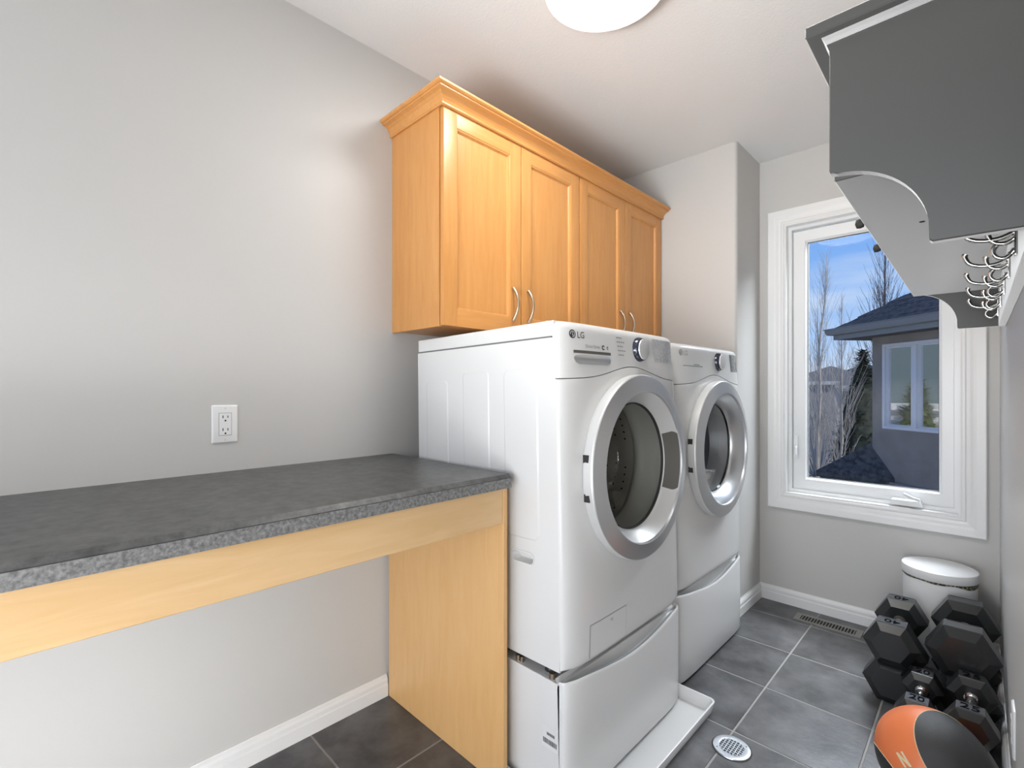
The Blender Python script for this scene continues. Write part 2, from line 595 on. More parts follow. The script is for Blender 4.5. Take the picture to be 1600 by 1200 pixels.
frame4(['gasket'] * 4, -0.680, -0.153, 0.688, 1.946, [(0.0, YF + 0.062), (0.004, YF + 0.062), (0.004, YF + 0.07), (0.0, YF + 0.07)], M['dark'], win)
bm = NB()
a = wl(-0.685, YF + 0.064, 0.683)
b = wl(-0.148, YF + 0.068, 1.951)
box(bm, a.x, b.x, a.y, b.y, a.z, b.z)
obj('glass_pane', bm, M['pane'], win)
# crank operator and lock lever
bm = NB()
prism(bm, [(-0.33, 0.616), (-0.205, 0.616), (-0.215, 0.640), (-0.318, 0.640)],
      lambda p: wl(p[0], YF + 0.034, p[1]), lambda p: wl(p[0], YF + 0.004, p[1] - 0.004))
cov = obj('crank_cover', bm, M['vinyl'], win)
bm = NB()
tube(bm, [wl(-0.215, YF + 0.008, 0.644), wl(-0.245, YF + 0.004, 0.652), wl(-0.275, YF + 0.004, 0.668)], [0.007, 0.008, 0.006], 8)
obj('crank_handle', bm, M['vinyl'], cov, smooth=True, autosmooth=50)
bm = NB()
box(bm, *(wl(-0.738, 0, 0).x, wl(-0.722, 0, 0).x, YF + 0.028 - WO.y, YF + 0.034 - WO.y, 0.79 - WO.z, 0.91 - WO.z), bev=0.002)
esc = obj('lock_plate', bm, M['vinyl'], win)
bm = NB()
tube(bm, [wl(-0.730, YF + 0.03, 0.85), wl(-0.728, YF + 0.014, 0.846), wl(-0.727, YF + 0.012, 0.81)], [0.006, 0.006, 0.005], 8)
obj('lock_lever', bm, M['vinyl'], esc, smooth=True, autosmooth=50)

# ------------------------------------------------------------------ wall cabinets
DW = 0.387
XC, XD = -1.333, -1.311         # carcass front, door face
CZ0, CZ1 = 1.375, 2.137
CY = [1.004, 1.004 + 2 * DW, 1.004 + 4 * DW]


def rect_door(parent, y0, y1, z0, z1, hy):
    """five-piece door: stiles, rails, recessed panel, handle; x is local depth from the carcass front"""
    st = 0.058
    t0, t1 = 0.002, 0.022
    d = bpy.data.objects.new('door', None)
    bm = NB()
    for a, b, s in ((y0, y0 + st, 1), (y1 - st, y1, -1)):
        box(bm, t0, t1, a, b, z0, z1, bev=0.0022, seg=2)
    me_door = obj('door', bm, M['wood_z'], parent, smooth=True, autosmooth=35)
    for a, b in ((z0, z0 + st), (z1 - st, z1)):
        bm = NB()
        box(bm, t0, t1 - 0.0002, y0 + st - 0.001, y1 - st + 0.001, a, b, bev=0.0018, seg=2)
        obj('rail', bm, M['wood_y'], me_door, smooth=True, autosmooth=35)
    bm = NB()
    loops = [(0.0, t1 - 0.002), (0.005, t1 - 0.0035), (0.007, t1 - 0.008), (0.010, t1 - 0.011), (0.0105, t1 - 0.0115)]
    rows = []
    for ins, x in loops:
        q = [(y0 + st + ins, z0 + st + ins), (y1 - st - ins, z0 + st + ins), (y1 - st - ins, z1 - st - ins), (y0 + st + ins, z1 - st - ins)]
        rows.append([bm.verts.new((x, a, b)) for a, b in q])
    for r0, r1 in zip(rows, rows[1:]):
        for i in range(4):
            bm.faces.new((r0[i], r0[(i + 1) % 4], r1[(i + 1) % 4], r1[i]))
    bm.faces.new(rows[-1])
    obj('panel', bm, M['wood_z'], me_door)
    bm = NB()
    z_a, z_b = 1.428 - CZ0, 1.552 - CZ0
    pts, rs = [], []
    for i in range(15):
        q = i / 14
        pts.append((t1 + 0.002 + 0.028 * math.sin(PI * q) ** 0.8, hy, z_a + (z_b - z_a) * q))
        rs.append(0.0072 - 0.0022 * math.sin(PI * q))
    tube(bm, pts, rs, 10)
    for z in (z_a + 0.002, z_b - 0.002):
        tube(bm, [(t1, hy, z), (t1 + 0.006, hy, z)], 0.0066, 10)
    obj('handle', bm, M['nickel'], me_door, smooth=True, autosmooth=50)
    bpy.data.objects.remove(d)


for ci, lab in enumerate(('maple wall cabinet above the washer, nearer of the two, with its side panel showing',
                          'maple wall cabinet beside the boxed-out wall corner, farther of the two')):
    y0, y1 = CY[ci], CY[ci + 1]
    c = thing('wall_cabinet', lab, 'cabinet', (XC, y0, CZ0), group='maple wall cabinets over the laundry machines')
    D = XC - XL
    bm = NB()
    box(bm, -D + 0.001, 0, 0, 0.016, 0, CZ1 - CZ0, bev=0.001, seg=1)
    obj('side_panel', bm, M['wood_z'], c)
    bm = NB()
    box(bm, -D + 0.001, 0, y1 - y0 - 0.017, y1 - y0 - 0.001, 0, CZ1 - CZ0, bev=0.001, seg=1)
    obj('side_panel', bm, M['wood_z'], c)
    boxm('bottom_panel', (-D + 0.001, -0.0005, 0.0162, y1 - y0 - 0.0172, 0.004, 0.02), M['wood_y'], c)
    boxm('top_panel', (-D + 0.001, -0.0005, 0.0162, y1 - y0 - 0.0172, CZ1 - CZ0 - 0.018, CZ1 - CZ0 - 0.002), M['wood_y'], c)
    boxm('back_panel', (-D + 0.001, -D + 0.008, 0.0162, y1 - y0 - 0.0172, 0.02, CZ1 - CZ0 - 0.018), M['wood_z'], c)
    boxm('gap_shade_sheet', (-0.018, 0.0005, 0.0162, y1 - y0 - 0.0172, 0.0205, CZ1 - CZ0 - 0.0185), M['gap_shade'], c)  # dark sheet behind the doors, shade of the gaps put into its colour
    zt = CZ1 - CZ0 - 0.012
    rect_door(c, 0.005, DW - 0.002, 0.003, zt, DW - 0.047 + 0.0)
    rect_door(c, DW + 0.002, 2 * DW - 0.005, 0.003, zt, DW + 0.04)
# crown moulding round the two cabinets
CR = [(0.0, 2.121), (0.007, 2.121), (0.0095, 2.1235), (0.0095, 2.1275), (0.0075, 2.130), (0.0105, 2.138), (0.017, 2.147), (0.027, 2.154), (0.040, 2.158), (0.0405, 2.1625),
      (0.046, 2.1635), (0.051, 2.167), (0.052, 2.173), (0.050, 2.1755), (0.0, 2.1755)]
cr0 = thing('crown_moulding', 'maple crown moulding along the top of the wall cabinets', 'moulding', (XD, CY[0], 2.121))
o3 = Vector((XD, CY[0], 2.121))
bm = NB()
sweep(bm, CR, [lambda p: Vector((XL + 0.001, CY[0] - 0.001 - p[0], p[1])) - o3, lambda p: Vector((XD + 0.001 + p[0], CY[0] - 0.001 - p[0], p[1])) - o3])
obj('side_length', bm, M['wood_y'], cr0)
bm = NB()
sweep(bm, CR, [lambda p: Vector((XD + 0.001 + p[0], CY[0] - 0.001 - p[0], p[1])) - o3, lambda p: Vector((XD + 0.001 + p[0], CY[2] + 0.004, p[1])) - o3])
obj('front_length', bm, M['wood_y'], cr0)

# ------------------------------------------------------------------ desk counter
ct = thing('countertop', 'dark stone-pattern laminate worktop running along the left wall to the washer', 'worktop', (-1.3, -0.2, 0.872))
o4 = Vector((-1.3, -0.2, 0.872))
CX0, CX1, CYA, CYB, CZA, CZB = XL + 0.001, -0.985, -0.95, 1.006, 0.874, 0.913
pf = [(CX0, CZA), (CX1 - 0.003, CZA), (CX1 - 0.003, CZB - 0.0105), (CX1 - 0.0125, CZB), (CX0, CZB)]
bm = NB()
sweep(bm, pf, [lambda p, y=y: Vector((p[0], y, p[1])) - o4 for y in (CYA, CYB)])
obj('slab', bm, M['lam'], ct)
bm = NB()
box(bm, CX1 - 0.0028 + 1.3, CX1 + 1.3, CYA + 0.2, CYB + 0.2, CZA - 0.872, CZB - 0.012 - 0.872)
obj('front_edge_strip', bm, M['lam_edge'], ct)['label'] = 'paler speckled front edge strip'
dk = thing('desk_base', 'maple apron and end panel carrying the dark worktop', 'desk base', (-1.3, 0.0, 0.0))
o5 = Vector((-1.3, 0, 0))
bm = NB()
box(bm, XL + 0.016 + 1.3, -0.994 + 1.3, 0.980, 0.9965, 0.001, 0.8735, bev=0.0012, seg=1)
obj('end_panel', bm, M['desk_z'], dk)
bm = NB()
box(bm, -1.014 + 1.3, -0.996 + 1.3, -0.95, 0.9795, 0.772, 0.8735, bev=0.0015, seg=1)
obj('apron', bm, M['desk_y'], dk)


# ------------------------------------------------------------------ laundry machines
W_, H_ = 0.688, 0.975


def make_machine(name, label, loc, lean, washer, dz):
    root = thing(name, label, name.replace('_', ' '), loc)
    root.rotation_euler = (0, lean, 0)
    yc, zc = W_ / 2 + 0.012, 0.535
    RH = 0.272

    def X(y, z):
        t = min(1.0, abs(2 * y / W_ - 1))
        x = 0.655 + 0.036 * math.sqrt(max(0.0, 1 - t ** 7))
        r = 0.026
        if z > H_ - r:
            x -= r - math.sqrt(max(0, r * r - (z - (H_ - r)) ** 2))
        if z < 0.02:
            x -= 0.02 - math.sqrt(max(0, 0.0004 - (0.02 - z) ** 2))
        if z > 0.8:
            x -= 0.010 * (z - 0.8) / 0.17
        return x

    def zs(y):
        return 0.810 + 0.043 * math.exp(-((y - yc) / 0.165) ** 2)

    # cabinet shell
    bm = NB()
    box(bm, 0.0, 0.648, 0.034, W_ - 0.004, 0.012, H_ - 0.05)
    bm.faces.ensure_lookup_table()
    bmesh.ops.delete(bm, geom=[f for f in bm.faces if all(abs(v.co.x - 0.648) < 1e-6 for v in f.verts)], context='FACES')
    shell = obj('cabinet', bm, M['enamel'], root)
    # near side sheet, round a grip hole, with three embossed fields
    gy = [(0.541, 0.278), (0.463, 0.301)]
    bm = NB()
    hc = (0.522, 0.290)
    hole, outer = [], []
    n = 64
    for i in range(n):
        a = 2 * PI * i / n
        cx, cz = math.cos(a), math.sin(a)
        hole.append((hc[0] + 0.030 * (1 if cx > 0 else -1) * (abs(cx) > 0.02) + 0.015 * cx, hc[1] + 0.015 * cz))
        s = 1e9
        if cx > 1e-9:
            s = min(s, (0.655 - hc[0]) / cx)
        if cx < -1e-9:
            s = min(s, (0.0 - hc[0]) / cx)
        if cz > 1e-9:
            s = min(s, (H_ - 0.049 - hc[1]) / cz)
        if cz < -1e-9:
            s = min(s, (0.0 - hc[1]) / cz)
        outer.append((hc[0] + cx * s, hc[1] + cz * s))
    for c_ in ((0.655, H_ - 0.049), (0, H_ - 0.049), (0, 0), (0.655, 0)):
        i = min(range(n), key=lambda k: (outer[k][0] - c_[0]) ** 2 + (outer[k][1] - c_[1]) ** 2)
        outer[i] = c_
    rows = [[bm.verts.new((p[0], 0.0, p[1])) for p in outer], [bm.verts.new((p[0], 0.0, p[1])) for p in hole],
            [bm.verts.new((hc[0] + (p[0] - hc[0]) * 0.97 + 0.004, 0.028, hc[1] + (p[1] - hc[1]) * 0.9 + 0.002)) for p in hole]]
    for r0, r1 in zip(rows, rows[1:]):
        for i in range(n):
            bm.faces.new((r0[i], r0[(i + 1) % n], r1[(i + 1) % n], r1[i]))
    bm.faces.new(rows[-1])
    rim = [bm.verts.new((p[0], 0.006, p[1])) for p in outer]
    for i in range(n):
        bm.faces.new((rows[0][i], rows[0][(i + 1) % n], rim[(i + 1) % n], rim[i]))

    def emboss(x0, x1, z0, z1, r):
        inner = rrect(x0 + 0.005, x1 - 0.005, z0 + 0.005, z1 - 0.005, r)
        out = rrect(x0, x1, z0, z1, r + 0.004)
        prv = None
        for loop, yy in ((out, 0.0), (inner, -0.0022)):
            vs = [bm.verts.new((p[0], yy, p[1])) for p in loop]
            if prv:
                for i in range(len(vs)):
                    bm.faces.new((prv[i], prv[(i + 1) % len(vs)], vs[(i + 1) % len(vs)], vs[i]))
            prv = vs
        bm.faces.new(prv)
    emboss(0.052, 0.178, 0.10, 0.82, 0.014)
    emboss(0.258, 0.386, 0.10, 0.845, 0.014)
    emboss(0.452, 0.590, 0.345, 0.845, 0.02)
    obj('side_sheet', bm, M['enamel'], shell, smooth=True, autosmooth=14)
    bm = NB()
    bx = rrect(hc[0] - 0.047, hc[0] + 0.047, hc[1] - 0.019, hc[1] + 0.019, 0.018)
    bi = rrect(hc[0] - 0.043, hc[0] + 0.043, hc[1] - 0.015, hc[1] + 0.015, 0.0145)
    prv = None
    for loop, yy in ((bx, -0.0002), (bx, -0.0025), (bi, -0.0025), (bi, 0.003)):
        vs = [bm.verts.new((p[0], yy, p[1])) for p in loop]
        if prv:
            for i in range(len(vs)):
                bm.faces.new((prv[i], prv[(i + 1) % len(vs)], vs[(i + 1) % len(vs)], vs[i]))
        prv = vs
    obj('grip', bm, M['plastic'], shell, smooth=True, autosmooth=40)
    # far side sheet
    boxm('side_sheet', (0, 0.655, W_ - 0.0039, W_, 0.0, H_ - 0.049), M['enamel'], shell)
    # lower front with the round opening
    bm = NB()
    n = 128
    ang = [2 * PI * i / n for i in range(n)]
    ring_out = []
    for a in ang:
        cy_, cz_ = math.cos(a), math.sin(a)
        lo_, hi_ = RH, 1.2
        for _ in range(40):
            mid = (lo_ + hi_) / 2
            y, z = yc + cy_ * mid, zc + cz_ * mid
            if 0 <= y <= W_ and 0 <= z and z <= zs(y) - 0.0012:
                lo_ = mid
            else:
                hi_ = mid
        ring_out.append((yc + cy_ * lo_, zc + cz_ * lo_))
    for cn in ((0, 0), (W_, 0), (0, zs(0) - 0.0012), (W_, zs(W_) - 0.0012)):
        i = min(range(n), key=lambda k: (ring_out[k][0] - cn[0]) ** 2 + (ring_out[k][1] - cn[1]) ** 2)
        ring_out[i] = cn
    rows = []
    for j in range(15):
        q = 1 - (1 - j / 14) ** 2.0
        row = []
        for i, a in enumerate(ang):
            y0_, z0_ = yc + RH * math.cos(a), zc + RH * math.sin(a)
            y, z = y0_ + (ring_out[i][0] - y0_) * q, z0_ + (ring_out[i][1] - z0_) * q
            row.append(bm.verts.new((X(y, z), y, z)))
        rows.append(row)
    rows.append([bm.verts.new((v.co.x - 0.012, min(max(v.co.y, 0.001), W_ - 0.001), v.co.z)) for v in rows[-1]])
    rows.insert(0, [bm.verts.new((v.co.x - 0.02, v.co.y, v.co.z)) for v in rows[0]])
    for r0, r1 in zip(rows, rows[1:]):
        for i in range(n):
            bm.faces.new((r0[i], r0[(i + 1) % n], r1[(i + 1) % n], r1[i]))
    front = obj('front_panel', bm, M['enamel'], root, smooth=True, autosmooth=40)
    # control panel above the curved seam
    bm = NB()
    uy = [W_ * (0.5 - 0.5 * math.cos(PI * i / 56)) for i in range(57)]
    vz = [0, 0.15, 0.3, 0.45, 0.6, 0.7, 0.8, 0.86, 0.90, 0.93, 0.95, 0.965, 0.98, 0.99, 1.0]

    def fz(y, v):
        a = zs(y) + 0.0012
        return a + (H_ - a) * v
    g = gridf(bm, lambda y, v: (X(y, fz(y, v)), y, fz(y, v)), uy, vz)
    for i in range(len(uy) - 1):
        a, b = g[i][0], g[i + 1][0]
        c1, c2 = bm.verts.new((a.co.x - 0.014, a.co.y, a.co.z)), bm.verts.new((b.co.x - 0.014, b.co.y, b.co.z))
        bm.faces.new((a, b, c2, c1))
    panel = obj('control_panel', bm, M['plastic'], root, smooth=True, autosmooth=40)
    bm = NB()
    box(bm, 0.0, 0.652, 0.0, W_, H_ - 0.0455, H_, bev=0.012, seg=4)
    obj('lid', bm, M['enamel'], root, smooth=True, autosmooth=40)
    boxm('lid_gap', (0.006, 0.640, 0.0022, W_ - 0.003, H_ - 0.051, H_ - 0.044), M['seam'], root)
    # door
    F = 0.690
    bm = NB()
    lathe(bm, [(F - 0.006, 0.262), (F + 0.000, 0.284), (F + 0.006, 0.290), (F + 0.012, 0.292), (F + 0.033, 0.2915), (F + 0.036, 0.2900)], 'x', (0, yc, zc), 96)
    door = obj('door', bm, M['silver2'], root, smooth=True, autosmooth=22)
    door['label'] = 'round porthole door'
    bm = NB()
    lathe(bm, [(F + 0.036, 0.2900), (F + 0.0385, 0.2880), (F + 0.0455, 0.263), (F + 0.0500, 0.2400), (F + 0.0490, 0.2375), (F + 0.041, 0.236)], 'x', (0, yc, zc), 96)
    obj('silver_ring', bm, M['silver'], door, smooth=True, autosmooth=14)
    dp = 0.0 if washer else 0.012
    bm = NB()
    lathe(bm, [(F + 0.041, 0.236), (F + 0.030, 0.228 - dp), (F + 0.006, 0.209 - dp), (F - 0.004, 0.203 - dp), (F - 0.010, 0.202 - dp)], 'x', (0, yc, zc), 96)
    obj('inner_bezel', bm, M['silver2'] if washer else M['silver'], door, smooth=True, autosmooth=35)
    if washer:
        bm = NB()
        lathe(bm, [(F - 0.010, 0.204), (F - 0.020, 0.202), (F - 0.05, 0.192), (F - 0.10, 0.180), (F - 0.15, 0.165), (F - 0.185, 0.145), (F - 0.20, 0.115), (F - 0.205, 0.07), (F - 0.206, 0.0)],
              'x', (0, yc, zc), 80)
        obj('glass_bowl', bm, M['bowl'], door, smooth=True)
        bm = NB()
        lathe(bm, [(F - 0.004, 0.2035), (F - 0.003, 0.1985), (F - 0.012, 0.1985)], 'x', (0, yc, zc), 80)
        obj('black_seal', bm, M['dark'], door, smooth=True)
        bm = NB()
        lathe(bm, [(F - 0.02, 0.268), (F - 0.05, 0.255), (F - 0.09, 0.222), (F - 0.11, 0.208), (F - 0.125, 0.214), (F - 0.14, 0.232)], 'x', (0, yc, zc), 80)
        obj('gasket', bm, M['rubber'], root, smooth=True)
        bm = NB()
        prof = [(F - 0.14, 0.245)]
        prof += [(F - 0.15, 0.262), (F - 0.17, 0.268)]
        prof += [(0.12, 0.268), (0.10, 0.25), (0.085, 0.0)]
        lathe(bm, prof, 'x', (0, yc, zc), 72)
        drum = obj('drum', bm, M['drum'], root, smooth=True, autosmooth=40)
        bm = NB()                                     # perforations as small dark discs
        for ring in range(9):
            xx = 0.16 + ring * 0.042
            for k in range(60):
                if k % 20 in (0, 1, 19):
                    continue
                a = 2 * PI * (k + 0.5 * (ring % 2)) / 60
                c_ = Vector((xx, yc + 0.2672 * math.cos(a), zc + 0.2672 * math.sin(a)))
                t1_ = Vector((0, -math.sin(a), math.cos(a)))
                vs = [bm.verts.new(c_ + Vector((1, 0, 0)) * 0.0042 * math.cos(q * PI / 3) + t1_ * 0.0042 * math.sin(q * PI / 3)) for q in range(6)]
                bm.faces.new(vs)
        ho = obj('perforations', bm, M['dark'], drum)
        ho['kind'] = 'stuff'
        for k in range(3):
            a = math.radians(80 + 120 * k)
            ur, ut = Vector((0, math.cos(a), math.sin(a))), Vector((0, -math.sin(a), math.cos(a)))
            bm = NB()
            prv = None
            for xx, kw in ((0.088, 1.0), (0.112, 0.62)):
                vs = [bm.verts.new(Vector((xx, yc, zc)) + ur * r_ + ut * w__ * kw) for r_, w__ in ((0.235, -0.045), (0.235, 0.045), (0.10, 0.028), (0.02, 0.012), (0.02, -0.012), (0.10, -0.028))]
                if prv:
                    for i in range(6):
                        bm.faces.new((prv[i], prv[(i + 1) % 6], vs[(i + 1) % 6], vs[i]))
                prv = vs
            bm.faces.new(prv)
            obj('drum_spoke', bm, M['drum'], drum)
        for k in range(3):
            a = math.radians(200 + 120 * k)
            bm = NB()
            ur, ut = Vector((0, math.cos(a), math.sin(a))), Vector((0, -math.sin(a), math.cos(a)))
            prv = None
            for hh, ww in ((0.268, 0.035), (0.25, 0.026), (0.225, 0.014), (0.215, 0.006)):
                vs = [bm.verts.new(Vector((xx, yc, zc)) + ur * hh + ut * (sg * ww)) for xx, sg in ((0.12, -1), (0.50, -1), (0.50, 1), (0.12, 1))]
                if prv:
                    for i in range(4):
                        bm.faces.new((prv[i], prv[(i + 1) % 4], vs[(i + 1) % 4], vs[i]))
                prv = vs
            bm.faces.new(prv)
            obj('paddle', bm, M['drum'], drum, smooth=True, autosmooth=30)
        # grip recess on the right of the bezel and its surround
        for r0_, r1_, hw, off, mm, nm in ((0.2025, 0.239, 30, 0.0012, M['silver2'], 'grip_surround'), (0.205, 0.236, 27, 0.0022, M['handle_grey'], 'door_grip')):
            bm = NB()

            def cone(q, a):
                r = r0_ + (r1_ - r0_) * q
                # the bezel's slope
                tt = (r - 0.203) / (0.236 - 0.203)
                x = F - 0.004 + tt * 0.045 + off
                return Vector((x, yc + (r - off) * math.cos(a), zc + (r - off) * math.sin(a)))
            qs = lin(0, 1, 7)
            rows = []
            for q in qs:
                e_ = 1.0 - 0.12 * max(0, (q - 0.6) / 0.4) ** 2
                rows.append([bm.verts.new(cone(q, math.radians(-1 + hw * e_ * s))) for s in lin(-1, 1, 25)])
            for r0, r1 in zip(rows, rows[1:]):
                for i in range(24):
                    bm.faces.new((r0[i], r0[i + 1], r1[i + 1], r1[i]))
            obj(nm, bm, mm, door, smooth=True)
    else:
        bm = NB()
        lathe(bm, [(F - 0.010, 0.190), (F - 0.016, 0.186), (F - 0.018, 0.15), (F - 0.018, 0.0)], 'x', (0, yc, zc), 80)
        obj('glass_disc', bm, M['bowl2'], door, smooth=True, autosmooth=30)
        bm = NB()
        lathe(bm, [(F - 0.02, 0.192), (F - 0.06, 0.188), (F - 0.10, 0.180), (F - 0.11, 0.20), (F - 0.11, 0.25), (0.16, 0.255), (0.10, 0.24), (0.095, 0.0)], 'x', (0, yc, zc), 72)
        drum = obj('drum', bm, M['drum2'], root, smooth=True, autosmooth=40)
        bm = NB()
        box(bm, 0.40, F - 0.07, yc - 0.16, yc + 0.19, zc - 0.16, zc - 0.125, bev=0.008)
        obj('lint_housing', bm, M['plastic'], drum, smooth=True, autosmooth=40)
    for zz in (0.585, 0.475):                         # hinge notches
        a = PI - math.asin((zz - zc) / 0.292)
        bm = NB()
        c_ = Vector((F + 0.016, yc + 0.2905 * math.cos(a), zz))
        box(bm, c_.x - 0.010, c_.x + 0.008, c_.y - 0.0028, c_.y + 0.004, zz - 0.011, zz + 0.011)
        obj('hinge', bm, M['dark'], door)

    def surf(y, z, off=0.0006):
        return Vector((X(y, z) + off, y, z))

    def patch(nm, y0, y1, z0, z1, m, off=0.0008, sk=0.0, parent=panel, ny=8, nz=6):
        bm = NB()
        gridf(bm, lambda y, z: surf(y + sk * (z - z0), z, off), lin(y0, y1, ny), lin(z0, z1, nz))
        ob = obj(nm, bm, m, parent, smooth=True)
        return ob
    # emblem: dark disc with a pale mark, then the two letters
    ey, ez, er = 0.052, 0.937, 0.0125
    bm = NB()
    vs = [bm.verts.new(surf(ey + er * math.cos(2 * PI * k / 28), ez + er * math.sin(2 * PI * k / 28), 0.0008)) for k in range(28)]
    bm.faces.new(vs)
    emb = obj('emblem', bm, M['ink'] if washer else M['ink2'], panel)
    bm = NB()
    for a0, a1, ra, rb in ((-100, 190, 0.0088, 0.0070),):
        ks = lin(math.radians(a0), math.radians(a1), 20)
        gridf(bm, lambda a, r: surf(ey + r * math.cos(a), ez + r * math.sin(a), 0.0013), ks, [rb, ra])
    gridf(bm, lambda y, z: surf(y, z, 0.0013), [ey - 0.001, ey + 0.0008], [ez - 0.004, ez + 0.005])
    gridf(bm, lambda y, z: surf(y, z, 0.0013), [ey - 0.001, ey + 0.005], [ez - 0.004, ez - 0.0026])
    obj('emblem_mark', bm, M['plastic'], emb)
    letter('LG', 0.027, lambda a, b: surf(0.0695 + a, 0.935 + b, 0.0009), M['ink'] if washer else M['ink2'], panel)
    # dial
    ky, kz = (0.405, 0.912)
    kx = X(ky, kz)
    bm = NB()
    lathe(bm, [(kx - 0.004, 0.041), (kx + 0.002, 0.041), (kx + 0.016, 0.0365), (kx + 0.018, 0.034)], 'x', (0, ky, kz), 48)
    dial = obj('dial', bm, M['knobring'], panel, smooth=True, autosmooth=40)
    bm = NB()
    lathe(bm, [(kx + 0.018, 0.034), (kx + 0.0205, 0.033), (kx + 0.022, 0.029), (kx + 0.0222, 0.0)], 'x', (0, ky, kz), 48)
    obj('dial_cap', bm, M['silver2'], dial, smooth=True, autosmooth=40)['label'] = 'pale silver dial cap'
    # display
    if washer:
        patch('display', 0.505, 0.655, 0.876, 0.955, M['lcd'], sk=-0.10)
        for k in range(5):
            patch('display_key', 0.52 + 0.026 * k, 0.53 + 0.026 * k, 0.882, 0.888, M['ink2'], off=0.0013, ny=2, nz=2)
    else:
        patch('display', 0.548, 0.662, 0.872, 0.952, M['lcd2'], sk=-0.10)
        for k in range(3):
            patch('display_key', 0.56 + 0.034 * k, 0.566 + 0.034 * k, 0.880, 0.944, M['ink2'], off=0.0013, ny=2, nz=4)
    # printed cycle names: short grey lines
    if washer:
        for k in range(5):
            bm = NB()
            for q in range(3 + (k % 2)):
                y0_ = 0.268 + 0.002 * k + 0.0115 * q
                gridf(bm, lambda y, z: surf(y, z, 0.0009), lin(y0_, y0_ + 0.0085, 3), [0.9405 - 0.0135 * k, 0.9445 - 0.0135 * k])
            obj('cycle_print', bm, M['ink2'], panel)
        for yy in (0.265, 0.300):
            patch('button', yy, yy + 0.018, 0.862, 0.882, M['plastic'], off=0.0018, ny=3, nz=3)
        letter('Direct Drive', 0.0135, lambda a, b: surf(0.104 + a, 0.905 + b, 0.0009), M['ink2'], panel)
        bm = NB()
        for cy_ in (0.193, 0.216):
            ks = lin(0.4, 5.6, 14)
            gridf(bm, lambda a, r: surf(cy_ + r * math.cos(a), 0.9055 + r * math.sin(a), 0.0009), ks, [0.004, 0.0075] if cy_ < 0.2 else [0.0025, 0.0048])
        obj('icon_print', bm, M['ink'], panel)
        # detergent drawer pull: dark slot over a silver scoop
        patch('drawer_slot', 0.052, 0.232, 0.8835, 0.892, M['handle_grey'], off=0.0007, ny=10, nz=2)
        bm = NB()
        pl = []
        y0_, y1_, z0_, z1_ = 0.052, 0.232, 0.852, 0.8835
        us = lin(0, 1, 19)
        vv = lin(0, 1, 8)

        def sc(u, v):
            r = 0.022
            zz = z0_ + (z1_ - z0_) * v
            dz_ = max(0, r - (zz - z0_))
            ins = r - math.sqrt(max(0, r * r - dz_ * dz_))
            y = (y0_ + ins) + (y1_ - y0_ - 2 * ins) * u
            return surf(y, zz, 0.0012 + 0.006 * math.sin(PI * v) * math.sin(PI * min(1, max(0, u))) ** 0.5 - 0.004 * v * v)
        gridf(bm, sc, us, vv)
        pull = obj('drawer_pull', bm, M['silver'], panel, smooth=True)
        # pump-filter flap, low on the front
        bm = NB()
        fy0, fy1, fz0, fz1 = 0.092, 0.283, 0.012, 0.108
        for a0, a1, b0, b1 in ((fy0, fy1, fz0 + 0.003, fz0 + 0.005), (fy0, fy1, fz1 - 0.002, fz1), (fy0, fy0 + 0.002, fz0 + 0.003, fz1), (fy1 - 0.002, fy1, fz0 + 0.003, fz1)):
            gridf(bm, lambda y, z: surf(y + 0.06 * (z - fz0), z, 0.0004), lin(a0, a1, 8), lin(b0, b1, 6))
        flap_gap = obj('flap_groove', bm, M['ink2'], front)
        patch('filter_flap', fy0 + 0.002, fy1 - 0.002, fz0 + 0.005, fz1 - 0.002, M['enamel'], off=0.0012, sk=0.06, parent=front)
        bm = NB()
        gridf(bm, lambda y, z: surf(y, z, 0.0016), [0.196, 0.212], [0.0925, 0.0950])
        gridf(bm, lambda y, z: surf(y, z, 0.0016), [0.200, 0.212], [0.0875, 0.0900])
        obj('flap_print', bm, M['ink2'], front)
        patch('energy_sticker', 0.640, 0.662, 0.735, 0.815, M['silver2'], off=0.0008, parent=front, ny=3)
    else:
        bm = NB()
        gridf(bm, lambda y, z: surf(y, z, 0.0008), lin(0.06, 0.235, 9), [0.884, 0.887])
        gridf(bm, lambda y, z: surf(y, z, 0.0008), lin(0.15, 0.205, 4), [0.890, 0.894])
        obj('panel_print', bm, M['ink2'], panel)
    return root


washer_lean = -math.radians(1.1)
make_machine('washing_machine', 'white front-loading washer with smoked door bowl, nearest the worktop', (-1.490, 1.040, 0.366), washer_lean, True, 0)
make_machine('clothes_dryer', 'white front-loading dryer with clear porthole, nearest the window', (-1.526, 1.775, 0.3625), -math.radians(0.5), False, 0)


